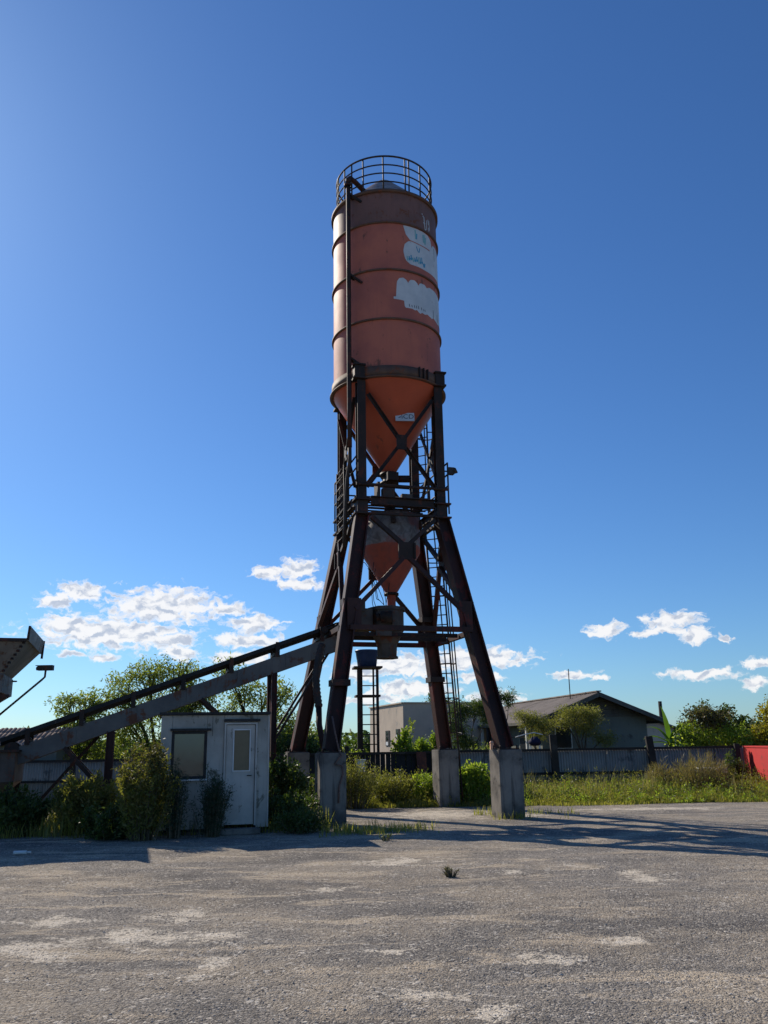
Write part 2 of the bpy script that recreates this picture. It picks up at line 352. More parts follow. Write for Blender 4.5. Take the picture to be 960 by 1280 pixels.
def ground_mat():
    m, t, out = nt('yard_ground'); g = N(t)
    c = g.coord(world=True); sp = g.n('ShaderNodeSeparateXYZ'); t.links.new(c, sp.inputs[0])
    warp = g.n('ShaderNodeTexNoise'); warp.inputs['Scale'].default_value = 1.7; warp.inputs['Detail'].default_value = 6; warp.inputs['Roughness'].default_value = 0.65
    t.links.new(c, warp.inputs['Vector'])
    ws = g.n('ShaderNodeVectorMath', operation='MULTIPLY_ADD'); ws.inputs[1].default_value = (1.0, 1.0, 0); ws.inputs[2].default_value = (-0.5, -0.5, 0)
    t.links.new(warp.outputs['Color'], ws.inputs[0])
    wv = g.n('ShaderNodeVectorMath', operation='ADD'); t.links.new(c, wv.inputs[0]); t.links.new(ws.outputs[0], wv.inputs[1])
    # bare sandy patches where the gravel has worn away
    PATCH = [(-3.04, 7.99, 0.49, 0.6), (-2.33, 8.34, 0.86, 0.5), (-1.54, 8.28, 0.43, 0.42), (-1.44, 7.27, 0.19, 0.37), (-2.13, 9.64, 0.5, 0.43),
             (-0.65, 11.05, 0.29, 0.31), (1.98, 8.01, 0.3, 0.32), (1.25, 7.4, 0.37, 0.19), (0.66, 5.91, 0.19, 0.31), (1.62, 12.3, 0.15, 0.23),
             (2.5, 12.68, 0.28, 0.33), (3.15, 11.68, 0.29, 0.88), (0.27, 6.44, 0.37, 0.22), (-3.3, 9.23, 0.49, 0.3), (0.01, 7.68, 0.26, 0.14),
             (0.15, 13.41, 0.69, 0.6), (-3.6, 7.3, 0.8, 0.32), (1.2, 21.8, 1.8, 1.9), (3.0, 21.4, 1.0, 1.2), (6.5, 22.5, 2.5, 0.7), (5.5, 10.4, 0.9, 0.5), (-6, 10.2, 1.2, 0.6)]
    acc = None
    for (x, y, w, h) in PATCH:
        q = g.n('ShaderNodeVectorMath', operation='MULTIPLY_ADD')
        q.inputs[1].default_value = (1 / w, 1 / h, 0); q.inputs[2].default_value = (-x / w, -y / h, 0)
        t.links.new(wv.outputs[0], q.inputs[0])
        l = g.n('ShaderNodeVectorMath', operation='LENGTH'); t.links.new(q.outputs[0], l.inputs[0])
        acc = l.outputs['Value'] if acc is None else g.math('MINIMUM', acc, l.outputs['Value'])
    n1 = g.noise(c, 0.55, 5, 0.6); n2 = g.noise(c, 3.2, 7, 0.7); n3 = g.noise(c, 26, 5, 0.7); n4 = g.noise(c, 80, 4, 0.75)
    stre = g.noise(g.coord((0.45, 1.9, 1), True), 0.9, 8, 0.66, 0.8)
    tone = g.noise(g.coord((0.5, 1.0, 1), True), 0.33, 4, 0.55)
    gravel = g.mix(g.ramp(n3, 0.34, 0.66), (0.160, 0.143, 0.122), (0.335, 0.298, 0.252))
    gravel = g.mix(g.math('MULTIPLY', g.ramp(tone, 0.44, 0.56), 0.65), gravel, (0.13, 0.117, 0.103))
    gravel = g.mix(g.math('MULTIPLY', g.ramp(n1, 0.44, 0.60), 0.6), gravel, (0.42, 0.345, 0.25))
    gravel = g.mix(g.math('MULTIPLY', g.ramp(stre, 0.52, 0.63), 0.9), gravel, (0.54, 0.44, 0.315))
    gravel = g.mix(g.math('MULTIPLY', g.ramp(stre, 0.46, 0.34), 0.45), gravel, (0.115, 0.104, 0.094))
    sandm = g.ramp(g.math('ADD', g.math('SUBTRACT', 0.95, acc), g.math('ADD', g.math('MULTIPLY', g.math('SUBTRACT', n2, 0.52), 3.6), g.math('MULTIPLY', g.math('SUBTRACT', n3, 0.5), 2.4))), 0.05, 0.6)
    sandm = g.math('MULTIPLY', sandm, g.ramp(n4, 0.30, 0.42))
    sand = g.mix(n2, (0.60, 0.51, 0.385), (0.76, 0.67, 0.53))
    col = g.mix(g.math('MULTIPLY', sandm, 0.9), gravel, sand)
    def cells(scale):
        vo = g.n('ShaderNodeTexVoronoi', feature='F1'); vo.inputs['Scale'].default_value = scale
        t.links.new(wv2.outputs[0], vo.inputs['Vector'])
        sc = g.n('ShaderNodeSeparateColor'); t.links.new(vo.outputs['Color'], sc.inputs[0])
        return sc.outputs[0], vo.outputs['Distance']
    wv2 = g.n('ShaderNodeVectorMath', operation='MULTIPLY_ADD'); wv2.inputs[1].default_value = (0.02, 0.02, 0)
    t.links.new(warp.outputs['Color'], wv2.inputs[0]); t.links.new(c, wv2.inputs[2])
    p1, d1 = cells(34); p2, d2 = cells(75)
    peb = g.ramp(n2, 0.40, 0.60)
    col = g.mix(g.math('MULTIPLY', g.ramp(p2, 0.70, 0.95), g.math('ADD', 0.35, g.math('MULTIPLY', peb, 0.35))), col, (0.60, 0.54, 0.45))
    col = g.mix(g.math('MULTIPLY', g.ramp(p2, 0.32, 0.05), 0.62), col, (0.075, 0.068, 0.062))
    col = g.mix(g.math('MULTIPLY', g.ramp(p1, 0.86, 0.97), g.math('MULTIPLY', peb, 0.8)), col, (0.66, 0.60, 0.51))
    col = g.mix(g.math('MULTIPLY', g.ramp(p1, 0.14, 0.03), g.math('MULTIPLY', peb, 0.7)), col, (0.07, 0.064, 0.06))
    # soil under the verge beyond the yard
    soilm = g.ramp(g.math('ADD', sp.outputs[1], g.math('MULTIPLY', n2, 1.2)), 24.6, 25.4)
    col = g.mix(soilm, col, g.mix(n3, (0.07, 0.06, 0.038), (0.13, 0.115, 0.065)))
    h = g.math('ADD', g.math('MULTIPLY', n3, 0.5), g.math('SUBTRACT', g.math('MULTIPLY', n4, 0.3), g.math('MULTIPLY', g.math('ADD', d1, d2), 0.45)))
    h = g.math('MULTIPLY', h, g.math('SUBTRACT', 1.0, g.math('MULTIPLY', sandm, 0.5)))
    g.bsdf(out, col, 0.95, 0, g.bump(h, 0.9, 0.03), 0.15)
    return m
M['ground'] = ground_mat()

def stone_mat():
    m, t, out = nt('gravel_stone'); g = N(t)
    geo = g.n('ShaderNodeNewGeometry')
    r = geo.outputs['Random Per Island']
    col = g.mix(g.ramp(r, 0, 0.8, False), (0.15, 0.143, 0.137), (0.33, 0.31, 0.285))
    col = g.mix(g.ramp(r, 0.82, 0.97), col, (0.52, 0.48, 0.43))
    g.bsdf(out, col, 0.9, 0, None, 0.2)
    return m
M['stone'] = stone_mat()

# ------------------------------------------------------------------ mesh helper
class MB:
    def __init__(s): s.v = []; s.f = []; s.smooth = []
    def add(s, verts, faces, smooth=False):
        b = len(s.v)
        s.v += [tuple(v) for v in verts]
        s.f += [tuple(i + b for i in f) for f in faces]
        s.smooth += [smooth] * len(faces)
        return s
    def box(s, c, d, rz=0.0, top=1.0):
        x, y, z = d[0] / 2, d[1] / 2, d[2] / 2
        vs_ = [(-x, -y, -z), (x, -y, -z), (x, y, -z), (-x, y, -z), (-x * top, -y * top, z), (x * top, -y * top, z), (x * top, y * top, z), (-x * top, y * top, z)]
        cr, sr = math.cos(rz), math.sin(rz)
        vs_ = [(c[0] + a * cr - b * sr, c[1] + a * sr + b * cr, c[2] + e) for a, b, e in vs_]
        return s.add(vs_, [(0, 3, 2, 1), (4, 5, 6, 7), (0, 1, 5, 4), (1, 2, 6, 5), (2, 3, 7, 6), (3, 0, 4, 7)])
    def frame(s, p0, p1, up=(0, 0, 1)):
        p0 = Vector(p0); p1 = Vector(p1); d = (p1 - p0).normalized(); up = Vector(up)
        if abs(d.dot(up)) > 0.98: up = Vector((0, 1, 0)) if abs(d.y) < 0.9 else Vector((1, 0, 0))
        a = d.cross(up).normalized(); b = a.cross(d).normalized()
        return p0, p1, a, b
    def bar(s, p0, p1, w, h, up=(0, 0, 1), off=(0, 0)):
        p0, p1, a, b = s.frame(p0, p1, up)
        o = a * off[0] + b * off[1]
        vs_ = []
        for p in (p0, p1):
            for i, j in ((-1, -1), (1, -1), (1, 1), (-1, 1)):
                vs_.append(p + o + a * (i * w / 2) + b * (j * h / 2))
        return s.add(vs_, [(3, 2, 1, 0), (4, 5, 6, 7), (0, 1, 5, 4), (1, 2, 6, 5), (2, 3, 7, 6), (3, 0, 4, 7)])
    def hbeam(s, p0, p1, w, h, t=0.025, up=(0, 0, 1)):
        s.bar(p0, p1, w, t, up, (0, h / 2 - t / 2)); s.bar(p0, p1, w, t, up, (0, -h / 2 + t / 2))
        return s.bar(p0, p1, t, h - 2.01 * t, up)
    def angle(s, p0, p1, w, t=0.014, up=(0, 0, 1)):
        s.bar(p0, p1, w, t, up, (0, -w / 2 + t / 2))
        return s.bar(p0, p1, t, w - t, up, (-w / 2 + t / 2, t / 2))
    def tube(s, pts, r, n=8, caps=True):
        pts = [Vector(p) for p in pts]
        rs = r if isinstance(r, (list, tuple)) else [r] * len(pts)
        vs_ = []; prev = None
        for i, p in enumerate(pts):
            d = ((pts[min(i + 1, len(pts) - 1)]) - (pts[max(i - 1, 0)])).normalized()
            if prev is None:
                up = Vector((0, 0, 1)) if abs(d.z) < 0.95 else Vector((1, 0, 0))
                a = d.cross(up).normalized()
            else:
                a = (prev - d * prev.dot(d)).normalized()
            prev = a; b = d.cross(a)
            for k in range(n):
                t = 2 * math.pi * k / n
                vs_.append(p + (a * math.cos(t) + b * math.sin(t)) * rs[i])
        fs = []
        for i in range(len(pts) - 1):
            for k in range(n):
                k2 = (k + 1) % n
                fs.append((i * n + k, i * n + k2, (i + 1) * n + k2, (i + 1) * n + k))
        s.add(vs_, fs, True)
        if caps:
            b0 = len(s.v) - len(vs_)
            s.f.append(tuple(b0 + k for k in range(n))[::-1]); s.smooth.append(False)
            e = b0 + (len(pts) - 1) * n
            s.f.append(tuple(e + k for k in range(n))); s.smooth.append(False)
        return s
    def lathe(s, prof, n=48, c=(0, 0, 0), smooth=True, closed=False):
        vs_ = []; fs = []
        for (r, z) in prof:
            for k in range(n):
                t = 2 * math.pi * k / n
                vs_.append((c[0] + r * math.cos(t), c[1] + r * math.sin(t), c[2] + z))
        m = len(prof)
        for i in range(m if closed else m - 1):
            j = (i + 1) % m
            for k in range(n):
                k2 = (k + 1) % n
                fs.append((i * n + k, i * n + k2, j * n + k2, j * n + k))
        return s.add(vs_, fs, smooth)
    def torus(s, c, Rr, r, n=48, m=6):
        return s.lathe([(Rr + r * math.cos(2 * math.pi * k / m), r * math.sin(2 * math.pi * k / m)) for k in range(m)], n, c, True, True)
    def prism(s, poly, axis_from, axis_to):
        """poly: list of Vector points; extruded from poly+axis_from to poly+axis_to"""
        n = len(poly); a = Vector(axis_from); b = Vector(axis_to)
        vs_ = [Vector(p) + a for p in poly] + [Vector(p) + b for p in poly]
        fs = [tuple(range(n))[::-1], tuple(range(n, 2 * n))] + [(i, (i + 1) % n, n + (i + 1) % n, n + i) for i in range(n)]
        return s.add(vs_, fs)
    def mesh(s, name):
        me = bpy.data.meshes.new(name)
        me.from_pydata(s.v, [], s.f)
        me.polygons.foreach_set('use_smooth', s.smooth)
        me.update()
        return me
    def build(s, name, mat, parent=None, bevel=0.0, loc=None):
        me = s.mesh(name)
        bm = bmesh.new(); bm.from_mesh(me)
        bmesh.ops.recalc_face_normals(bm, faces=bm.faces)
        bm.to_mesh(me); bm.free()
        me.materials.append(mat)
        o = bpy.data.objects.new(name, me)
        COL.objects.link(o)
        if parent: o.parent = parent
        if loc is not None: o.location = loc
        if bevel:
            b = o.modifiers.new('bevel', 'BEVEL'); b.width = bevel; b.segments = 2; b.limit_method = 'ANGLE'
        return o

def np_mesh(name, verts, faces, mat, parent=None, smooth=False):
    """verts (n,3), faces (m,k) numpy"""
    me = bpy.data.meshes.new(name)
    verts = np.asarray(verts, np.float32); faces = np.asarray(faces, np.int32)
    k = faces.shape[1]
    me.vertices.add(len(verts)); me.vertices.foreach_set('co', verts.ravel())
    me.loops.add(faces.size); me.loops.foreach_set('vertex_index', faces.ravel())
    me.polygons.add(len(faces))
    me.polygons.foreach_set('loop_start', np.arange(0, faces.size, k, dtype=np.int32))
    me.polygons.foreach_set('loop_total', np.full(len(faces), k, np.int32))
    if smooth: me.polygons.foreach_set('use_smooth', np.ones(len(faces), bool))
    me.update(calc_edges=True)
    me.materials.append(mat)
    o = bpy.data.objects.new(name, me)
    COL.objects.link(o)
    if parent: o.parent = parent
    return o

def share(src, parent, loc=(0, 0, 0), rot=(0, 0, 0), scale=None):
    o = src.copy(); COL.objects.link(o)
    o.parent = parent; o.location = loc; o.rotation_euler = rot
    if scale: o.scale = scale
    return o

def vnoise(x, y, seed=0):
    """value noise on numpy arrays"""
    xi = np.floor(x).astype(np.int64); yi = np.floor(y).astype(np.int64)
    xf = x - xi; yf = y - yi
    def h(a, b):
        n = (a * 374761393 + b * 668265263 + seed * 974711) & 0x7fffffff
        n = ((n ^ (n >> 13)) * 1274126177) & 0x7fffffff
        return ((n ^ (n >> 16)) & 0xffff) / 65535.0
    u = xf * xf * (3 - 2 * xf); v = yf * yf * (3 - 2 * yf)
    return (h(xi, yi) * (1 - u) + h(xi + 1, yi) * u) * (1 - v) + (h(xi, yi + 1) * (1 - u) + h(xi + 1, yi + 1) * u) * v

def relief(x, y):
    z = (vnoise(x * 0.6, y * 0.6, 1) - 0.5) * 0.05 + (vnoise(x * 2.1, y * 2.1, 2) - 0.5) * 0.026 + (vnoise(x * 7, y * 7, 3) - 0.5) * 0.014 + (vnoise(x * 19, y * 19, 4) - 0.5) * 0.008
    fade = np.clip((21 - y) / 5, 0, 1) * np.clip((16 - np.abs(x)) / 4, 0, 1)
    return z * fade - 0.02 * fade

# ------------------------------------------------------------------ ground
xs = np.concatenate([[-900, -300, -120, -60, -30], np.arange(-18, -8, 0.25), np.arange(-8, 8, 0.07), np.arange(8, 18, 0.25), [18, 30, 60, 120, 300, 900]])
ys = np.concatenate([[-300, -60, -15, 0, 2.5], np.arange(4, 12, 0.06), np.arange(12, 19, 0.12), np.arange(19, 30, 0.5), [30, 45, 70, 120, 300, 1500]])
gx, gy = np.meshgrid(xs, ys)
gz = relief(gx, gy)
nx, ny = len(xs), len(ys)
idx = np.arange(nx * ny).reshape(ny, nx)
gf = np.stack([idx[:-1, :-1].ravel(), idx[:-1, 1:].ravel(), idx[1:, 1:].ravel(), idx[1:, :-1].ravel()], 1)
ground = np_mesh('ground', np.stack([gx.ravel(), gy.ravel(), gz.ravel()], 1), gf, M['ground'], smooth=True)
tag(ground, 'grey gravel yard with pale sandy worn patches', kind='structure')

# loose gravel lying on the yard
def gravel(n, y0, y1, half, smin, smax, rng):
    y = y0 + (y1 - y0) * rng.random(n) ** 1.4
    x = (rng.random(n) * 2 - 1) * (half * y / y0 + 0.5)
    keep = vnoise(x * 0.9 + 5, y * 0.9, 9) + 0.5 * vnoise(x * 3, y * 3, 8) > 0.62
    x, y = x[keep], y[keep]; n = len(x)
    s = smin + (smax - smin) * rng.random(n) ** 3.5
    base = np.array([[1, 0, 0], [-1, 0, 0], [0, 1, 0], [0, -1, 0], [0, 0, 0.5], [0, 0, -0.6]])
    fc = np.array([[0, 2, 4], [2, 1, 4], [1, 3, 4], [3, 0, 4], [2, 0, 5], [1, 2, 5], [3, 1, 5], [0, 3, 5]])
    ang = rng.random(n) * 6.283
    v = base[None] * (0.65 + 0.7 * rng.random((n, 6, 3)))
    v[:, :, 0] += 0.35 * (rng.random((n, 6)) - 0.5); v[:, :, 1] += 0.35 * (rng.random((n, 6)) - 0.5)
    ca, sa = np.cos(ang)[:, None], np.sin(ang)[:, None]
    vx = v[:, :, 0] * ca - v[:, :, 1] * sa; vy = v[:, :, 0] * sa + v[:, :, 1] * ca
    P = np.stack([x[:, None] + vx * s[:, None], y[:, None] + vy * s[:, None], relief(x, y)[:, None] + (v[:, :, 2] + 0.12) * s[:, None]], 2)
    Fc = fc[None] + (np.arange(n) * 6)[:, None, None]
    return P.reshape(-1, 3), Fc.reshape(-1, 3)
rg = np.random.default_rng(11)
P1, F1 = gravel(26000, 5.2, 12.5, 2.7, 0.003, 0.010, rg)
P2, F2 = gravel(260, 5.2, 15, 2.7, 0.008, 0.022, rg)
st = np_mesh('gravel', np.concatenate([P1, P2]), np.concatenate([F1, F2 + len(P1)]), M['stone'])
tag(st, 'loose grey gravel stones scattered over the yard', 'gravel', kind='stuff')

# ------------------------------------------------------------------ the silo tower
XC, YC, PHI = 0.1556, 22.085, R(16.055)
CU, SU = math.cos(PHI), math.sin(PHI)
def L2W(x, y, z=0.0):
    return Vector((XC + CU * x - SU * y, YC + SU * x + CU * y, z))
PH = 1.48                                # pedestal height
CORN = [(-1, -1), (1, -1), (1, 1), (-1, 1)]
HB, HT = 2.066, 1.05                     # half spacing of the legs at the pedestals / of the upper columns
ZP, ZR = 7.20, 10.86                     # platform level, underside of the ring beam
SR = 1.487
PED_LABEL = ['dark concrete pedestal beside the cabin, overgrown with weeds and hung with a rope',
             'concrete pedestal at the open yard with a sunlit side and a diagonal shadow',
             'concrete pedestal behind the bare slab next to the caged ladder foot',
             'concrete pedestal in deep shade between the cabin and the weeds']
for (sx, sy), lab in zip(CORN, PED_LABEL):
    p = L2W(sx * HB, sy * HB, 0)
    mb = MB()
    mb.box((0, 0, PH / 2 - 0.15), (0.577, 0.577, PH + 0.3))
    o = mb.build('concrete_pedestal', M['concrete'], None, 0.012, p)
    o.rotation_euler = (0, 0, PHI)
    tag(o, lab, 'pedestal', 'pedestals under the silo tower')

T = empty('silo_tower', L2W(0, 0, PH), PHI)
tag(T, 'tall rusty orange cement silo on a splayed dark steel tower', 'silo')
def tp(mb, name, mat, bevel=0.0, parent=None, label=None):
    """part of the tower, drawn in tower coordinates with true heights"""
    o = mb.build(name, mat, parent or T, bevel)
    if parent is None: o.location = (0, 0, -PH)
    if label: o['label'] = label
    return o
def lerp(a, b, t): return tuple(a[i] + (b[i] - a[i]) * t for i in range(3))
def legpt(sx, sy, z):
    t = (ZP - z) / (ZP - PH)
    h = HT + (HB - HT) * t
    return (sx * h, sy * h, z)

# barrel: shell courses with weld bands
barrel = tp(MB().lathe([(SR, 11.1), (SR, 12.49), (SR, 13.946), (SR, 15.39)], 96), 'barrel', M['silo'])
top_band = tp(MB().lathe([(SR + 0.002, 15.392), (SR + 0.002, 16.40)], 96), 'top_course', M['silo_top'], label='dull brown weathered top course')
for z in (12.49, 13.946, 15.39):
    tp(MB().lathe([(SR - .02, z - 0.022), (SR + 0.05, z - 0.022), (SR + 0.05, z + 0.022), (SR - .02, z + 0.022)], 96, closed=True), 'weld_band', M['ring'], parent=barrel)
tp(MB().lathe([(SR - .03, 16.34), (SR + 0.065, 16.34), (SR + 0.065, 16.42), (SR - .03, 16.42)], 96, closed=True), 'rim', M['ring'])
roof = tp(MB().lathe([(SR, 16.42), (0.30, 17.60), (0.28, 17.63), (0.0, 17.66)], 64), 'roof', M['roofmetal'])
ring = tp(MB().lathe([(SR - .05, 10.85), (SR + 0.055, 10.85), (SR + 0.055, 11.14), (SR - .05, 11.14)], 96, closed=True), 'ring_beam', M['ring'])
tp(MB().lathe([(SR - .05, 10.82), (SR + 0.11, 10.82), (SR + 0.11, 10.85), (SR - .05, 10.85)], 96, closed=True), 'flange', M['ring'], parent=ring)
cone = tp(MB().lathe([(SR + 0.01, 10.83), (0.16, 8.66)], 96), 'cone', M['cone'])
tp(MB().lathe([(0.16, 8.67), (0.25, 8.67), (0.25, 8.60), (0.17, 8.60), (0.17, 8.42), (0.25, 8.42), (0.25, 8.36), (0.15, 8.36), (0.15, 7.5)], 32), 'outlet_valve', M['steel'])
v = MB(); v.tube([(0.1, -0.1, 8.5), (0.55, -0.2, 8.5)], 0.1, 12); v.box((0.0, -0.28, 8.5), (0.3, 0.2, 0.22))
tp(v, 'valve_actuator', M['steel'])
# stiffener brackets on the ring
for a in (-74, -69, -64):
    c, s_ = math.cos(R(a)), math.sin(R(a))
    tp(MB().bar((c * (SR + .075), s_ * (SR + .075), 10.86), (c * (SR + .075), s_ * (SR + .075), 11.16), 0.03, 0.07, (c, s_, 0)), 'stiffener', M['steel'], parent=ring)

# flaking white paint-over patches on the barrel: outline as top and bottom curves over the angle
def patch(name, top, bot, mat, r=SR + 0.004, n=60, parent=None, label=None):
    ta = [p[0] for p in top]; tz = [p[1] for p in top]; ba = [p[0] for p in bot]; bz = [p[1] for p in bot]
    a0, a1 = max(min(ta), min(ba)), min(max(ta), max(ba))
    mb = MB(); vs_ = []; fs = []
    for i in range(n + 1):
        a = a0 + (a1 - a0) * i / n
        z1 = float(np.interp(a, ta, tz)); z0 = min(float(np.interp(a, ba, bz)), z1 - 0.002)
        c, s_ = math.cos(R(a)), math.sin(R(a))
        vs_ += [(r * c, r * s_, z0), (r * c, r * s_, z1)]
    for i in range(n): fs.append((2 * i, 2 * i + 2, 2 * i + 3, 2 * i + 1))
    mb.add(vs_, fs, True)
    return tp(mb, name, mat, parent=parent or barrel, label=label)
up_top = [(-86.4, 15.35), (-70.7, 15.352), (-61.2, 15.352), (-53.2, 15.34), (-47.7, 15.24), (-45.5, 15.06), (-45.0, 14.93)]
up_bot = [(-86.4, 15.33), (-83.7, 15.08), (-78.9, 14.936), (-67.5, 14.903), (-50.5, 14.91), (-45.0, 14.92)]
lo_top = [(-86.8, 14.60), (-85.6, 14.764), (-81.7, 14.873), (-78.9, 14.905), (-67.5, 14.875), (-50.5, 14.875), (-45, 15.05), (-43, 15.16), (-34.3, 15.19), (-26.9, 15.136), (-20, 15.17), (-10, 15.1), (0, 15.0)]
lo_bot = [(-86.8, 14.52), (-84.9, 14.293), (-79.1, 14.185), (-68.4, 14.184), (-58.7, 14.167), (-33.1, 14.192), (-20, 14.2), (-6, 14.3), (0, 14.5)]
p1 = patch('painted_patch', up_top, up_bot, M['patch'], label='white paint-over lobe with teal marks')
p2 = patch('painted_patch', lo_top, lo_bot, M['patch'], label='white paint-over field with blue graffiti')
cl_top = [(-98.5, 13.135), (-98.3, 13.15), (-96, 13.15), (-95.7, 13.25), (-95.3, 13.434), (-94.7, 13.603), (-92.1, 13.709), (-88.0, 13.738), (-84.5, 13.685), (-82.4, 13.60), (-81.5, 13.66), (-79.6, 13.713), (-75.1, 13.73), (-71.6, 13.672), (-69.7, 13.60), (-68.9, 13.67), (-66.5, 13.71), (-61.0, 13.713), (-58.0, 13.65), (-53.0, 13.714), (-40.0, 13.731), (-31.3, 13.705), (-20, 13.72), (-8, 13.66), (2, 13.5)]
cl_bot = [(-98.5, 13.08), (-89.7, 13.06), (-87.4, 13.05), (-87.2, 12.903), (-85.8, 12.854), (-78.3, 12.86), (-75, 12.83), (-73, 12.86), (-70, 12.80), (-68.4, 12.78), (-66, 12.83), (-62, 12.81), (-58, 12.85), (-54.7, 12.83), (-50, 12.80), (-47, 12.86), (-40.3, 12.82), (-35.8, 12.80), (-30, 12.84), (-20, 12.8), (-5, 12.85), (2, 13.2)]
p3 = patch('painted_patch', cl_top, cl_bot, M['patch'], n=200, label='white scalloped paint-over band with ragged lower edge')
def stroke(pts, w, mat, parent, r=SR + 0.008):
    mb = MB()
    for (a, z), (b, y) in zip(pts[:-1], pts[1:]):
        m = max(2, int(abs(b - a) / 2) + 1)
        for i in range(m):
            q = []
            for t in (i / m, (i + 1) / m):
                aa, zz = a + (b - a) * t, z + (y - z) * t
                q.append((aa, zz))
            da, dz = R(b - a) * r, y - z
            ln = math.hypot(da, dz) or 1
            ox, oz = -dz / ln * w / 2, da / ln * w / 2
            vs_ = []
            for (aa, zz), sgn in ((q[0], 1), (q[1], 1), (q[1], -1), (q[0], -1)):
                a2 = R(aa) + sgn * ox / r
                vs_.append((r * math.cos(a2), r * math.sin(a2), zz + sgn * oz))
            mb.add(vs_, [(0, 1, 2, 3)])
    return tp(mb, 'graffiti_stroke', mat, parent=parent)
grng = random.Random(4)
for k in range(9):
    a = -83 + k * 2.3; z = 14.30 + 0.02 * (k % 3)
    stroke([(a, z + 0.10 + 0.1 * grng.random()), (a + 0.6, z - 0.02), (a + 1.5, z + 0.06)], 0.035, M['blue_ink'] if k % 3 else M['teal_ink'], barrel)
stroke([(-71.4, 14.80), (-69.5, 14.66), (-67.8, 14.64), (-67, 14.78)], 0.03, M['blue_ink'], barrel)
for a, z0, z1, mt in ((-72.4, 15.30, 15.02, 'teal_ink'), (-71, 15.02, 15.2, 'blue_ink'), (-61.5, 15.26, 15.02, 'teal_ink'), (-59.5, 15.28, 14.98, 'teal_ink'), (-58, 15.0, 15.22, 'teal_ink'), (-62, 14.36, 14.24, 'blue_ink'), (-60.5, 14.26, 14.38, 'blue_ink')):
    stroke([(a, z0), (a + 0.8, z1)], 0.045, M[mt], barrel)
stroke([(-40, 15.1), (-39.5, 14.7)], 0.02, M['ink'], barrel)
stroke([(-47, 13.1), (-46.6, 12.86)], 0.02, M['ink'], barrel)
stroke([(-36, 13.1), (-35.6, 12.84)], 0.02, M['ink'], barrel)
for a in (-82, -79, -76, -73.5, -71, -67, -64, -62):
    stroke([(a, 12.99 - 0.04 * grng.random()), (a + 0.5, 12.90)], 0.018, M['ink'], barrel)
# pale drips on the top course
for a, z0, z1 in ((-62, 15.93, 15.90), (-60.5, 15.88, 15.84), (-59, 15.85, 15.6), (-58, 15.62, 15.44), (-55, 15.8, 15.5), (-52, 15.86, 15.7), (-51, 15.62, 15.5), (-50, 15.85, 15.55), (-57, 15.5, 15.42)):
    stroke([(a, z0), (a + 0.5, z1)], 0.028, M['patch'], barrel, SR + 0.01)
stroke([(-60.5, 15.66), (-56.5, 15.66)], 0.022, M['patch'], barrel, SR + 0.01)

# name plate on the cone
sa = R(-78.0)
plate = empty('name_plate', parent=T)
plate_mesh = MB().box((0, 0, 0), (0.50, 0.02, 0.27)).build('plate', M['patch'], plate)
cx, cz = 1.02, 9.93
plate.location = (0.16, -1.01, cz - PH)
plate.rotation_euler = (R(-20), 0, -PHI + R(4))
def text(body, size, mat, parent, loc, rot, name='lettering', ext=0.002, sx=1.0):
    cu = bpy.data.curves.new(name, 'FONT'); cu.body = body; cu.size = size; cu.extrude = ext; cu.align_x = 'CENTER'; cu.align_y = 'CENTER'
    tmp = bpy.data.objects.new(name, cu); COL.objects.link(tmp)
    bpy.context.view_layer.update()
    me = bpy.data.meshes.new_from_object(tmp.evaluated_get(bpy.context.evaluated_depsgraph_get()))
    bpy.data.objects.remove(tmp); bpy.data.curves.remove(cu)
    me.materials.clear(); me.materials.append(mat)
    o = bpy.data.objects.new(name, me); COL.objects.link(o)
    o.parent = parent; o.location = loc; o.rotation_euler = rot; o.scale = (sx, 1, 1)
    return o
text('ICD', 0.21, M['ink'], plate, (0.07, -0.0125, 0.0), (R(90), 0, 0), sx=0.95)
sw = MB()
sw.prism([Vector((-0.185, 0, -0.045)), Vector((-0.12, 0, -0.03)), Vector((-0.085, 0, 0.06)), Vector((-0.105, 0, 0.02)), Vector((-0.15, 0, -0.01))], (0, -0.0105, 0), (0, -0.0135, 0))
sw.build('emblem', M['ink'], plate)

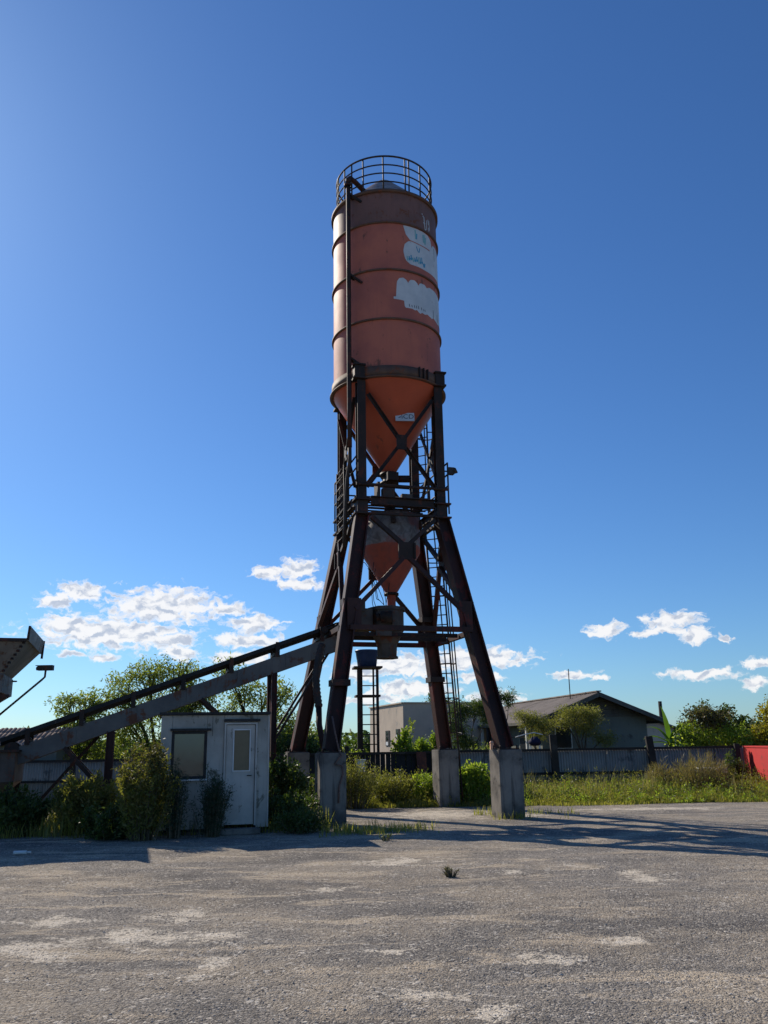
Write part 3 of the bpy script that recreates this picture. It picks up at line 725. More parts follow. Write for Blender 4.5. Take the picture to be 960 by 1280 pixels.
# upper columns, legs, gussets
for sx, sy in CORN:
    c = MB().hbeam((sx * HT, sy * HT, ZP + 0.02), (sx * HT, sy * HT, ZR - 0.06), 0.22, 0.24, 0.028, (0, 1, 0))
    col = tp(c, 'column', M['steel'])
    b = MB().box((sx * (HT + .03), sy * (HT + .03), ZR - 0.02), (0.36, 0.36, 0.05)); b.box((sx * (HT + .05), sy * (HT + .05), ZR + 0.17), (0.26, 0.26, 0.30)); b.box((sx * (HT + .06), sy * (HT + .06), ZR + 0.34), (0.32, 0.32, 0.04))
    tp(b, 'ring_bracket', M['steel'], parent=None)
    l = MB().hbeam(legpt(sx, sy, PH + 0.03), legpt(sx, sy, ZP - 0.04), 0.32, 0.34, 0.035, (sx, 0, 0))
    leg = tp(l, 'leg', M['leg'])
    f = MB(); bx_, by_, _ = legpt(sx, sy, PH)
    f.box((bx_, by_, PH + 0.016), (0.50, 0.50, 0.028))
    for i in (-1, 1):
        for j in (-1, 1): f.tube([(bx_ + i * .2, by_ + j * .2, PH + .03), (bx_ + i * .2, by_ + j * .2, PH + .10)], 0.018, 6)
    tp(f, 'base_plate', M['steel'])
    f = MB(); f.box((sx * HT, sy * HT, ZP + 0.36), (0.44, 0.44, 0.04)); f.box((sx * HT, sy * HT, ZP), (0.44, 0.44, 0.04)); f.box((sx * HT, sy * HT, ZP + 0.18), (0.27, 0.28, 0.32))
    tp(f, 'splice', M['steel'])
    for z in {(-1, -1): (3.0,), (1, 1): (4.95, 3.35)}.get((sx, sy), ()):
        q = legpt(sx, sy, z)
        tp(MB().box(q, (0.42, 0.42, 0.14)), 'splice', M['steel'])

def face_pts(k):
    a, b = CORN[k], CORN[(k + 1) % 4]
    return a, b
for k in range(4):
    a, b = face_pts(k)
    nrm = Vector(((a[0] + b[0]) / 2, (a[1] + b[1]) / 2, 0))
    o = nrm * 0.13
    def P(side, z, inset=0.0, upper=False):
        q = Vector((side[0] * HT, side[1] * HT, z)) if upper or z > ZP else Vector(legpt(side[0], side[1], z))
        mid = Vector(((a[0] + b[0]) / 2, (a[1] + b[1]) / 2, 0)) * abs(q.x if abs(nrm.x) > .5 else q.y)
        mid.z = z
        return q + (mid - q) * inset + o
    # upper X brace with a centre gusset
    cen = (P(a, 9.15, 0, True) + P(b, 9.15, 0, True)) / 2
    for s0, s1 in ((a, b), (b, a)):
        tp(MB().angle(P(s0, 10.42, 0.16), cen + (P(s0, 10.42, .16) - cen).normalized() * 0.1, 0.09, 0.014, nrm), 'brace', M['steel'])
        tp(MB().angle(cen + (P(s1, 7.9, .12) - cen).normalized() * 0.1, P(s1, 7.9, 0.12), 0.09, 0.014, nrm), 'brace', M['steel'])
    gus = MB(); gus.bar(cen - Vector((0, 0, 0.2)) + nrm * .02, cen + Vector((0, 0, 0.2)) + nrm * .02, 0.28, 0.02, nrm)
    tp(gus, 'gusset', M['steel'])
    # platform beams
    pb = MB().hbeam(P(a, ZP + 0.34, 0.2), P(b, ZP + 0.34, 0.2), 0.16, 0.22, 0.02)
    tp(pb, 'platform_beam', M['steel'])
    tp(MB().bar(P(a, ZP + 0.02, .2, True) , P(b, ZP + 0.02, .2, True), 0.1, 0.06), 'platform_beam', M['steel'])
    # lower brace: two members down to a gusset, two on to the legs
    cen = (P(a, 6.25) + P(b, 6.25)) / 2
    for s0, s1 in ((a, b), (b, a)):
        tp(MB().bar(P(s0, 7.12, 0.22), cen + Vector((0, 0, .1)), 0.10, 0.10, nrm), 'brace', M['steel'])
        tp(MB().bar(cen - Vector((0, 0, .1)), P(s0, 4.72, 0.08), 0.10, 0.11, nrm), 'brace', M['leg'])
        g2 = P(s0, 4.65, 0.07)
        tp(MB().bar(g2 - Vector((0, 0, .40)), g2 + Vector((0, 0, .34)), 0.34, 0.025, nrm), 'gusset', M['leg'])
    gus = MB(); gus.bar(cen - Vector((0, 0, 0.23)) + nrm * .06, cen + Vector((0, 0, 0.21)) + nrm * .06, 0.40, 0.02, nrm)
    for i in (-1, 1):
        t_ = (P(b, 6.25) - P(a, 6.25)).normalized()
        gus.bar(cen + t_ * i * .2 - Vector((0, 0, .21)) + nrm * .085, cen + t_ * i * .2 + Vector((0, 0, .19)) + nrm * .085, 0.04, 0.06, nrm)
    tp(gus, 'gusset', M['steel'])
    # ring of horizontal struts
    tp(MB().bar(P(a, 4.29, 0.03), P(b, 4.29, 0.03), 0.11, 0.12), 'strut', M['leg'])

# valve platform: deck, handrails
dk = MB()
for i in range(9):
    y = -1.0 + i * 0.25
    dk.box((0.0, y, ZP + 0.48), (2.0, 0.06, 0.03))
tp(dk, 'deck_grating', M['steel'])
rail_root = empty('handrail', parent=T); rail_root.location = (0, 0, -PH)
for k in range(4):
    a, b = face_pts(k)
    if k == 0: continue
    off = 1.22
    pa = Vector((a[0] * off, a[1] * off, 0)); pb_ = Vector((b[0] * off, b[1] * off, 0))
    for z in (8.05, 8.36, 8.67):
        MB().tube([pa + Vector((0, 0, z)), pb_ + Vector((0, 0, z))], 0.022, 6).build('rail', M['rail'], rail_root)
    for t in (0.0, 0.33, 0.66):
        q = pa.lerp(pb_, t)
        MB().tube([q + Vector((0, 0, ZP + .1)), q + Vector((0, 0, 8.68))], 0.022, 6).build('post', M['rail'], rail_root)
MB().tube([(-1.22, -1.22, 7.95), (1.22, -1.22, 7.95)], 0.04, 8).build('rail', M['steel'], rail_root)
# lit blocks of the valve gear on the platform
vg = MB(); vg.box((-0.55, -0.75, 7.86), (0.07, 0.35, 0.55)); vg.box((-0.3, -0.85, 7.8), (0.3, 0.2, 0.35)); vg.box((0.18, -0.92, 7.72), (0.28, 0.16, 0.22)); vg.tube([(-.1, -.7, 7.75), (.8, -.75, 7.75)], 0.07, 10)
tp(vg, 'valve_gear', M['mixer'])

# weighing hopper under the platform
wh = MB().lathe([(0.0, 7.44), (0.775, 7.44), (0.775, 6.47), (0.11, 5.36), (0.11, 5.05)], 64)
tp(wh, 'weighing_hopper', M['hopper'])
tp(MB().lathe([(0.11, 5.42), (0.19, 5.42), (0.19, 5.36), (0.11, 5.36)], 24, closed=True), 'outlet_flange', M['steel'])
for k in range(3):
    a = R(-100 + 75 * k)
    tp(MB().box((0.8 * math.cos(a), 0.8 * math.sin(a), 7.2), (0.10, 0.10, 0.2), a), 'lug', M['steel'])

# fill pipe along the barrel, with brackets, and its bend over the rim
pa = R(-141.6); PRAD = 1.72
px_, py_ = PRAD * math.cos(pa), PRAD * math.sin(pa)
fp = MB(); fp.tube([(px_, py_, z) for z in (8.95, 10, 12, 14, 16.75)], 0.062, 12)
pipe = tp(fp, 'fill_pipe', M['steel'])
el_ = MB(); el_.tube([(px_, py_, 16.70), (px_, py_, 16.82), (px_ * .95, py_ * .95, 16.92), (px_ * .8, py_ * .8, 16.93), (px_ * 0.45, py_ * .62, 16.66)], 0.075, 12)
tp(el_, 'pipe_bend', M['steel'], parent=pipe)
tp(MB().lathe([(0.075, 16.60), (0.12, 16.60), (0.12, 16.66), (0.075, 16.66)], 16, (px_, py_, 0), closed=True), 'pipe_collar', M['steel'], parent=pipe)
for z in (16.30, 13.80, 11.35):
    a2 = pa + R(10)
    bq = MB().bar((px_, py_, z + 0.1), (SR * math.cos(a2), SR * math.sin(a2), z - 0.16), 0.07, 0.05)
    bq.bar((px_, py_, z + 0.02), (SR * math.cos(pa), SR * math.sin(pa), z + 0.02), 0.05, 0.05)
    tp(bq, 'pipe_bracket', M['steel'], parent=pipe)
# lower run of the filling line down the side face
lo = MB(); lo.tube([(px_, py_, 9.0), (-1.33, -1.0, 8.6), (-1.34, -0.75, 8.2), (-1.36, -0.6, 7.2), (-1.36, -0.5, 6.5)], 0.05, 10)
tp(lo, 'filling_line', M['rail'])
pts = []; rs = []
for i in range(33):
    t = i / 32
    pts.append((-1.98 - 0.10 * math.sin(t * 3.2) - 0.12 * t, -0.75 - 0.2 * t, 4.0 - 1.5 * t)); rs.append(0.085 + (0.012 if i % 2 else -0.006))
tp(MB().tube(pts, rs, 10), 'flexible_hose', M['rail'])
tp(MB().tube([(-2.10, -0.95, 2.55), (-2.12, -1.1, 2.1), (-2.1, -1.5, 1.6)], 0.07, 10), 'filling_line', M['leg'])

# guard rail on the roof
gr = empty('guard_rail', parent=T); gr.location = (0, 0, -PH)
GR = 1.39
for z, r_ in ((17.58, 0.026), (17.30, 0.02), (17.03, 0.02), (16.76, 0.02)):
    MB().torus((0, 0, z), GR, r_, 72, 6).build('rail', M['rail'], gr)
POST = MB().tube([(0, 0, 16.40), (0, 0, 17.58)], 0.022, 6).build('post', M['rail'], gr)
angs = [-178, -160, -147, -131, -107, -81, -59, -34, -8, 20, 60, 100, 140]
for i, a in enumerate(angs):
    o = POST if i == 0 else share(POST, gr)
    o.location = (GR * math.cos(R(a)), GR * math.sin(R(a)), 0)
o = share(POST, gr, (GR * math.cos(R(-76)), GR * math.sin(R(-76)), 0))

# ladders
def ladder(p0, p1, side, w, rung_gap, mat, cage_dir=None, cage_r=0.36, cage_from=0.12):
    p0 = Vector(p0); p1 = Vector(p1); side = Vector(side).normalized()
    st = MB()
    for s_ in (-1, 1): st.tube([p0 + side * s_ * w / 2, p1 + side * s_ * w / 2], 0.026, 6)
    lad = tp(st, 'ladder', mat)
    d = p1 - p0; n = int(d.length / rung_gap)
    rung = None
    for i in range(1, n + 1):
        c = p0 + d * (i * rung_gap / d.length)
        if rung is None:
            rung = MB().tube([-side * w / 2, side * w / 2], 0.016, 6).build('rung', mat, lad, loc=c)
        else: share(rung, lad, c)
    if cage_dir is not None:
        cd = Vector(cage_dir).normalized(); ups = d.normalized()
        cd = (cd - ups * cd.dot(ups)).normalized()
        arc = []
        for k in range(9):
            t = math.pi * k / 8
            arc.append(side * (-math.cos(t)) * cage_r + cd * (0.08 + math.sin(t) * cage_r * 1.7))
        for k in (1, 3, 5, 7):
            MB().bar(p0 + d * cage_from + arc[k], p1 + arc[k], 0.035, 0.012, cd).build('cage_bar', mat, lad)
        n2 = int(d.length * (1 - cage_from) / 0.95)
        for i in range(n2 + 1):
            c = p0 + d * (cage_from + (1 - cage_from) * i / n2)
            MB().tube([c - side * w / 2] + [c + q for q in arc] + [c + side * w / 2], 0.018, 5).build('cage_hoop', mat, lad)
    return lad
ladder((2.34, 2.10, 0.05), (1.66, 1.40, 7.6), (0.8, -0.6, 0), 0.42, 0.27, M['rail'], (0.6, 0.8, 0), 0.30, 0.24)
ladder((1.50, 1.62, 7.6), (1.45, 1.66, 16.5), (0.75, -0.65, 0), 0.40, 0.28, M['rail'], (0.65, 0.75, 0), 0.34, 0.22)
ladder((-1.30, 0.18, 6.6), (-1.30, 0.18, 8.75), (0, 1, 0), 0.85, 0.235, M['rail'])
# floodlight on the front column
fl = MB(); fl.bar((1.16, -1.05, 8.5), (1.30, -1.05, 8.5), 0.03, 0.03); fl.box((1.36, -1.08, 8.5), (0.16, 0.14, 0.18)); fl.lathe([(0.0, 0), (0.10, 0.0), (0.05, 0.12), (0, 0.12)], 12, (1.45, -1.08, 8.47))
tp(fl, 'floodlight', M['rail'])
# loose cables round the outlet
cr = random.Random(3)
for k in range(7):
    x0 = -0.9 + 0.12 * k; pts = []
    for i in range(9):
        t = i / 8
        pts.append((x0 * (1 - t) + (-0.35 + 0.1 * cr.random()) * t + 0.10 * math.sin(5 * t + k), -0.2 - 0.1 * cr.random(), 6.2 - 0.2 * (k % 3) - (1.1 + 0.1 * k) * t + 0.1 * math.sin(7 * t)))
    tp(MB().tube(pts, 0.009, 5), 'cable', M['rubber'])

# ------------------------------------------------------------------ mixing hopper at the head of the conveyor
MX = empty('discharge_hopper', L2W(-0.14, 0, 3.74), PHI)
tag(MX, 'rusty grey discharge hopper with a tapered spout hanging under the silo', 'hopper')
mb = MB().lathe([(0.0, 1.30), (0.44, 1.30), (0.46, 1.26), (0.46, 0.72), (0.30, 0.40), (0.27, 0.36), (0.25, 0.03), (0.0, 0.03)], 8, smooth=False)
mb.build('body', M['mixer'], MX, 0.008)
MB().lathe([(0.46, 1.20), (0.50, 1.20), (0.50, 1.28), (0.46, 1.28)], 8, smooth=False, closed=True).build('top_flange', M['mixer'], MX)
MB().lathe([(0.24, 0.0), (0.29, 0.0), (0.29, 0.05), (0.24, 0.05)], 8, smooth=False, closed=True).build('spout_flange', M['mixer'], MX)
m2 = MB(); m2.tube([(-0.30, -0.52, 0.98), (-0.02, -0.62, 0.98)], 0.15, 14); m2.tube([(-0.42, -0.5, 0.98), (-0.30, -0.52, 0.98)], 0.09, 12); m2.build('motor', M['steel'], MX)
m3 = MB(); m3.box((0.06, -0.50, 0.9), (0.14, 0.12, 0.5)); m3.box((-0.22, -0.47, 0.6), (0.4, 0.1, 0.16)); m3.build('gearbox', M['mixer'], MX)
mh = MB(); mh.box((-0.70, 0, 0.95), (0.5, 0.62, 0.55)); mh.box((-0.78, -.1, 1.28), (0.26, 0.5, 0.28)); mh.build('inlet_hood', M['mixer'], MX, 0.01)
m5 = MB(); m5.bar((-1.45, -0.42, 0.56), (1.75, -0.42, 0.56), 0.06, 0.1); m5.bar((-1.45, 0.42, 0.56), (1.75, 0.42, 0.56), 0.06, 0.1); m5.build('support_bar', M['steel'], MX)

# ------------------------------------------------------------------ belt conveyor
CV = empty('belt_conveyor', L2W(-8.6, 0, 0), PHI)
tag(CV, 'long inclined grey belt conveyor rising over the cabin to the silo', 'conveyor')
SL = 0.3597
def cz_(x): return 4.25 + (x + 1.573) * SL            # top of the side girder at tower x
def CP(x, y, dz=0.0): return Vector((x + 8.6, y, cz_(x) + dz))
for y in (-0.36, 0.36):
    g = MB().bar(CP(-8.75, y, -0.19), CP(-1.25, y, -0.19), 0.05, 0.36)
    sgn = -1 if y < 0 else 1
    g.bar(CP(-8.75, y - sgn * .05, -0.03), CP(-1.25, y - sgn * .05, -0.03), 0.10, 0.03); g.bar(CP(-8.75, y - sgn * .05, -0.355), CP(-1.25, y - sgn * .05, -0.355), 0.10, 0.03)
    gi = g.build('side_girder', M['conv'], CV)
    for i, x in enumerate((-7.5, -6.25, -5.05, -3.9, -2.75, -1.9)):
        b = MB().bar(CP(x, y + sgn * .036, -0.34), CP(x, y + sgn * .036, -0.04), 0.09, 0.02, (0, 1, 0)); b.build('splice_plate', M['conv'], gi)
for i in range(9):
    x = -8.3 + 0.85 * i
    MB().bar(CP(x, -0.33, -0.30), CP(x, 0.33, -0.30), 0.06, 0.06).build('cross_member', M['conv'], CV)
# troughed belt on idler stands
prof = [(-0.37, 0.30), (-0.36, 0.32), (-0.15, 0.19), (0.15, 0.19), (0.36, 0.32), (0.37, 0.30), (0.16, 0.155), (-0.16, 0.155)]
bm_ = MB(); n = len(prof); xs_ = [-9.0, -1.55, -1.35, -1.15]
vs_ = []
for i, x in enumerate(xs_):
    dz = (0, 0, -0.03, -0.16)[i]
    for (y, z) in prof: vs_.append(CP(x, y, z + dz))
fs = [tuple(range(n))[::-1], tuple((len(xs_) - 1) * n + i for i in range(n))]
for j in range(len(xs_) - 1):
    for i in range(n): fs.append((j * n + i, j * n + (i + 1) % n, (j + 1) * n + (i + 1) % n, (j + 1) * n + i))
bm_.add(vs_, fs); bm_.build('belt', M['rubber'], CV)
sk = MB()
for y in (-0.40, 0.40): sk.bar(CP(-9.0, y, 0.27), CP(-2.0, y, 0.27), 0.03, 0.09)
sk.build('skirt_board', M['rubber'], CV)
for i in range(7):
    x = -8.45 + 1.09 * i
    d = MB()
    for y in (-0.42, 0.42):
        d.bar(CP(x, y, -0.02), CP(x, y, 0.33), 0.10, 0.035, (0, 1, 0))
    d.bar(CP(x, -0.42, 0.06), CP(x, 0.42, 0.06), 0.09, 0.06)
    d.tube([CP(x, -0.17, 0.11), CP(x, 0.17, 0.11)], 0.04, 10)
    d.build('idler_stand', M['steel'], CV)
MB().tube([CP(-1.35, -0.42, 0.02), CP(-1.35, 0.42, 0.02)], 0.15, 18).build('head_drum', M['steel'], CV)
hd = MB(); hd.bar(CP(-1.9, -0.44, 0.24), CP(-1.25, -0.44, 0.24), 0.04, 0.05); hd.tube([CP(-1.5, -0.5, 0.16), CP(-1.5, -0.36, 0.16)], 0.12, 12); hd.tube([CP(-1.85, -0.48, 0.22), CP(-1.85, -0.38, 0.22)], 0.08, 12)
hd.build('drive', M['steel'], CV)
MB().tube([CP(-8.75, -0.42, 0.0), CP(-8.75, 0.42, 0.0)], 0.15, 18).build('tail_drum', M['steel'], CV)
# trestles and braces
def trestle(x, w, mat):
    for y in (-0.34, 0.34):
        z = cz_(x) - 0.375
        MB().hbeam((x + 8.6, y, -0.05), (x + 8.6, y, z), w, w, 0.02, (1, 0, 0)).build('post', mat, CV)
    MB().bar((x + 8.6, -0.34, 0.9), (x + 8.6, 0.34, cz_(x) - 0.5), 0.05, 0.05).build('brace', mat, CV)
trestle(-6.72, 0.17, M['leg'])
trestle(-3.06, 0.13, M['leg'])
for y in (-0.36, 0.36):
    MB().bar(CP(-7.68, y, -0.37), Vector((-6.80 + 8.6, y, 0.75)), 0.09, 0.09).build('brace', M['steel'], CV)
    MB().bar(CP(-1.75, y, -0.37), Vector((-3.05 + 8.6, y, 1.75)), 0.055, 0.055).build('brace', M['steel'], CV)
    MB().bar(CP(-4.75, y, -0.37), Vector((-3.12 + 8.6, y, 1.35)), 0.07, 0.07).build('brace', M['steel'], CV)
MB().bar(CP(-7.0, 0.36, -0.37), Vector((-8.2 + 8.6, 0.36, 0.5)), 0.07, 0.07).build('brace', M['steel'], CV)

# receiving bin under the tail of the conveyor
RB = empty('receiving_bin', L2W(-9.35, 0, 0), PHI)
tag(RB, 'steel receiving bin coloured dark for the shade under the conveyor tail', 'bin')
b = MB().box((0, 0, 1.30), (1.5, 1.7, 0.62)); b.build('bin_body', M['mixer'], RB, 0.02)  # dark colour stands in for the hopper's shade on the bin
MB().box((0, 0, 0.76), (0.7, 0.8, 0.46), 0, 1.0).build('bin_throat', M['greysteel'], RB)
vb = [(-.75, -.85, 0.99), (.75, -.85, 0.99), (.75, .85, 0.99), (-.75, .85, 0.99), (-.35, -.4, .6), (.35, -.4, .6), (.35, .4, .6), (-.35, .4, .6)]
MB().add(vb, [(0, 1, 5, 4), (1, 2, 6, 5), (2, 3, 7, 6), (3, 0, 4, 7)]).build('bin_taper', M['mixer'], RB)
MB().box((0, -0.05, 1.63), (1.62, 1.8, 0.05)).build('bin_rim', M['steel'], RB)
for i in (-1, 1):
    for j in (-1, 1): MB().bar((i * .66, j * .76, -0.05), (i * .66, j * .76, 1.05), 0.12, 0.12, (0, 1, 0)).build('leg', M['steel'], RB)
for i in (-0.4, 0.0, 0.4): MB().box((i, -0.865, 1.30), (0.05, 0.04, 0.56)).build('rib', M['mixer'], RB)

# ------------------------------------------------------------------ aggregate hopper standing high at the yard edge
AH = empty('aggregate_hopper', (-7.70, 18.5, 0), PHI)
tag(AH, 'pale riveted steel hopper with a flared raised lip, high on legs', 'hopper')
def slab(p, q, r_, s_, t=0.03):
    p, q, r_, s_ = map(Vector, (p, q, r_, s_))
    nn = (q - p).cross(s_ - p).normalized() * t
    return MB().prism([p, q, r_, s_], (0, 0, 0), nn)
ZT, ZB = 3.92, 3.26
slab((-3.0, 0, ZT), (0, 0, ZT), (-0.5, 0.6, ZB), (-2.5, 0.6, ZB)).build('front_wall', M['greysteel'], AH)
slab((0, 0, ZT), (0, 2.8, ZT), (-0.5, 2.2, ZB), (-0.5, 0.6, ZB)).build('end_wall', M['greysteel'], AH)
slab((0, 2.8, ZT), (-3.0, 2.8, ZT), (-2.5, 2.2, ZB), (-0.5, 2.2, ZB)).build('back_wall', M['greysteel'], AH)
slab((-3.0, 2.8, ZT), (-3.0, 0, ZT), (-2.5, 0.6, ZB), (-2.5, 2.2, ZB)).build('end_wall', M['greysteel'], AH)
slab((0.002, 0, ZT - .01), (0.002, 2.8, ZT - .01), (0.05, 2.8, ZT + 0.29), (0.03, 0, ZT + 0.29), 0.035).build('raised_lip', M['greysteel'], AH)
MB().bar((-3.0, -0.02, ZT), (0, -0.02, ZT), 0.06, 0.07).build('top_rim', M['steel'], AH)
MB().bar((0.02, -0.02, ZT), (0.04, -.02, ZT + .30), 0.05, 0.05).build('lip_post', M['steel'], AH)
MB().bar((0.05, 2.82, ZT - .12), (0.07, 2.82, ZT + .31), 0.05, 0.05).build('lip_post', M['steel'], AH)
tb = MB().box((-1.5, 1.4, 3.05), (2.05, 1.65, 0.40)); tb.build('throat', M['greysteel'], AH, 0.01)
tv = [(-2.5, .6, 2.85), (-.5, .6, 2.85), (-.5, 2.2, 2.85), (-2.5, 2.2, 2.85), (-2.0, 1.1, 2.45), (-1.0, 1.1, 2.45), (-1.0, 1.7, 2.45), (-2.0, 1.7, 2.45)]
MB().add(tv, [(0, 1, 5, 4), (1, 2, 6, 5), (2, 3, 7, 6), (3, 0, 4, 7), (4, 5, 6, 7)]).build('chute', M['leg'], AH)
for k in range(8):
    t = 0.08 + k * 0.12
    p = Vector((0, 0, ZT)).lerp(Vector((-0.5, 0.6, ZB)), t)
    MB().lathe([(0.035, -.02), (0.035, .02), (0, .03)], 8, p + Vector((-.02, -.02, 0))).build('rivet', M['steel'], AH)
MB().torus((-0.44, 2.1, 3.2), 0.06, 0.015, 12, 5).build('lifting_eye', M['steel'], AH).rotation_euler = (0, 0, 0)
for i in (-2.55, -1.05):
    for j in (0.7, 2.1):
        MB().hbeam((i, j, -0.05), (i, j, 2.86), 0.2, 0.2, 0.02, (1, 0, 0)).build('leg', M['leg'], AH)
for j in (0.7, 2.1): MB().bar((-2.55, j, 2.5), (-1.05, j, 2.5), 0.1, 0.12).build('cross_beam', M['leg'], AH)
MB().bar((-1.05, 0.58, 2.72), (-0.32, 0.58, 2.78), 0.09, 0.07).build('bracket', M['steel'], AH)

# security camera on an arm
SC = empty('security_camera', (-9.05, 19.35, 1.93))
tag(SC, 'small boxy camera on a long slanting arm below the raised hopper', 'camera')
so = Vector((-9.05, 19.35, 1.93))
def W(x, y, z): return Vector((x, y, z)) - so
MB().tube([W(-9.05, 19.35, 1.93), W(-7.62, 19.3, 3.14), W(-7.56, 19.3, 3.2), W(-7.555, 19.3, 3.34)], 0.024, 8).build('arm', M['rail'], SC)
MB().tube([W(-8.62, 19.33, 2.32), W(-8.25, 19.33, 2.60)], 0.016, 6).build('stay', M['rail'], SC)
c_ = MB().box(W(-7.56, 19.3, 3.39), (0.34, 0.12, 0.10)); c_.box(W(-7.58, 19.3, 3.447), (0.38, 0.14, 0.014)); c_.build('housing', M['rail'], SC, 0.008)
MB().tube([W(-7.76, 19.3, 3.385), W(-7.725, 19.3, 3.385)], 0.04, 12).build('lens', M['glass_dark'], SC)
pc = MB().tube([W(-9.05, 19.35, 0.0), W(-9.05, 19.35, 1.95)], 0.035, 8); pc.build('post', M['rail'], SC)

# ------------------------------------------------------------------ cabin
CA = R(14)
CB = empty('site_cabin', (-4.49, 17.58, 0), CA)
tag(CB, 'small whitewashed site cabin with a glazed door and flat dark roof', 'cabin')
CW, CD, CH, CZ = 2.12, 2.0, 2.26, 0.10
WX0, WX1, WZ0, WZ1 = 0.22, 0.90, 1.04, 1.95
DX0, DX1, DZ0, DZ1 = 1.24, 1.90, 0.14, 2.11
# front wall pieces around the openings, boards butted with a shadow joint
def wbox(x0, x1, z0, z1, y=0.0, t=0.06, name='wall_panel', mat='cabin', par=CB, bev=0.004):
    return MB().box(((x0 + x1) / 2, y + t / 2, (z0 + z1) / 2), (x1 - x0, t, z1 - z0)).build(name, M[mat], par, bev)
g_ = 0.004
wbox(0, WX0 - g_, CZ, CH); wbox(WX0, WX1, CZ, WZ0 - g_); wbox(WX0, WX1, WZ1 + g_, CH)
wbox(WX1 + g_, DX0 - g_, CZ, CH); wbox(DX0, DX1, DZ1 + g_, CH); wbox(DX1 + g_, CW, CZ, CH)
for x, nm in ((0.0, 'side_wall'), (CW - 0.06, 'side_wall')):
    MB().box((x + 0.03, CD / 2 + 0.065, (CZ + CH) / 2), (0.06, CD - 0.13, CH - CZ)).build(nm, M['cabin'], CB)
MB().box((CW / 2, CD - 0.03, (CZ + CH) / 2), (CW, 0.06, CH - CZ)).build('back_wall', M['cabin'], CB)
MB().box((CW / 2, CD / 2, 0.075), (CW - 0.1, CD - 0.1, 0.05)).build('floor', M['trim'], CB)
MB().box((CW / 2, CD / 2, 0.02), (CW - 0.25, CD - 0.25, 0.06)).build('plinth', M['concrete'], CB)
MB().box((CW / 2, CD / 2 - 0.02, CH + 0.035), (CW + 0.08, CD + 0.12, 0.05)).build('roof', M['trim'], CB)
MB().box((CW + 0.012, 0.01, (CZ + CH) / 2), (0.03, 0.05, CH - CZ)).build('corner_trim', M['door'], CB)
wbox(WX1 + 0.10, WX1 + 0.108, 1.85, CH - .02, -0.004, 0.004, 'joint', 'trim', CB, 0)
# window
wi = empty('window', parent=CB)
fr = MB()
for x in (WX0, WX1 - 0.05): fr.box((x + 0.025, 0.03, (WZ0 + WZ1) / 2), (0.05, 0.075, WZ1 - WZ0))
for z in (WZ0, WZ1 - 0.05): fr.box(((WX0 + WX1) / 2, 0.03, z + 0.025), (WX1 - WX0 - 0.1, 0.07, 0.05))
fr.build('frame', M['trim'], wi)
MB().box(((WX0 + WX1) / 2, 0.045, (WZ0 + WZ1) / 2), (WX1 - WX0 - 0.1, 0.012, WZ1 - WZ0 - 0.1)).build('pane', M['glass_win'], wi)
MB().box(((WX0 + WX1) / 2 + .02, -0.03, WZ1 + 0.03), (WX1 - WX0 + 0.12, 0.06, 0.045)).build('drip_head', M['trim'], wi)
MB().box(((WX0 + WX1) / 2, -0.025, WZ0 - 0.02), (WX1 - WX0 + 0.05, 0.07, 0.03)).build('sill', M['white'], wi)
# door
do = empty('door', parent=CB)
fr = MB()
for x in (DX0 - 0.0, DX1 - 0.035): fr.box((x + 0.018, 0.01, (DZ0 + DZ1) / 2), (0.035, 0.10, DZ1 - DZ0))
fr.box(((DX0 + DX1) / 2, 0.01, DZ1 - 0.018), (DX1 - DX0 - 0.072, 0.10, 0.035))
fr.build('frame', M['door'], do)
lx0, lx1, lz0, lz1 = DX0 + 0.045, DX1 - 0.045, DZ0 + 0.02, DZ1 - 0.045
px0, px1, pz0, pz1 = DX0 + 0.19, DX1 - 0.14, 1.17, 1.97
for (a, b, c, d) in ((lx0, px0, lz0, lz1), (px1, lx1, lz0, lz1), (px0, px1, lz0, pz0), (px0, px1, pz1, lz1)):
    MB().box(((a + b) / 2, 0.02, (c + d) / 2), (b - a, 0.04, d - c)).build('leaf', M['door'], do)
bd = MB()
for x in (px0, px1): bd.box((x, -0.006, (pz0 + pz1) / 2), (0.022, 0.014, pz1 - pz0 + 0.022))
for z in (pz0, pz1): bd.box(((px0 + px1) / 2, -0.006, z), (px1 - px0 - 0.022, 0.013, 0.022))
bd.build('bead', M['white'], do)
MB().box(((px0 + px1) / 2, 0.02, (pz0 + pz1) / 2), (px1 - px0, 0.01, pz1 - pz0)).build('pane', M['glass_door'], do)
h_ = MB(); h_.tube([(lx1 - 0.06, 0.0, 1.08), (lx1 - 0.06, -0.05, 1.08), (lx1 - 0.15, -0.05, 1.08)], 0.01, 6); h_.build('handle', M['rail'], do)
MB().box(((DX0 + DX1) / 2 + .02, -0.035, DZ1 + 0.045), (DX1 - DX0 + 0.06, 0.07, 0.05)).build('drip_head', M['trim'], do)
MB().box(((DX0 + DX1) / 2, -0.16, 0.05), (0.8, 0.3, 0.10)).build('step', M['concrete'], CB, 0.01)

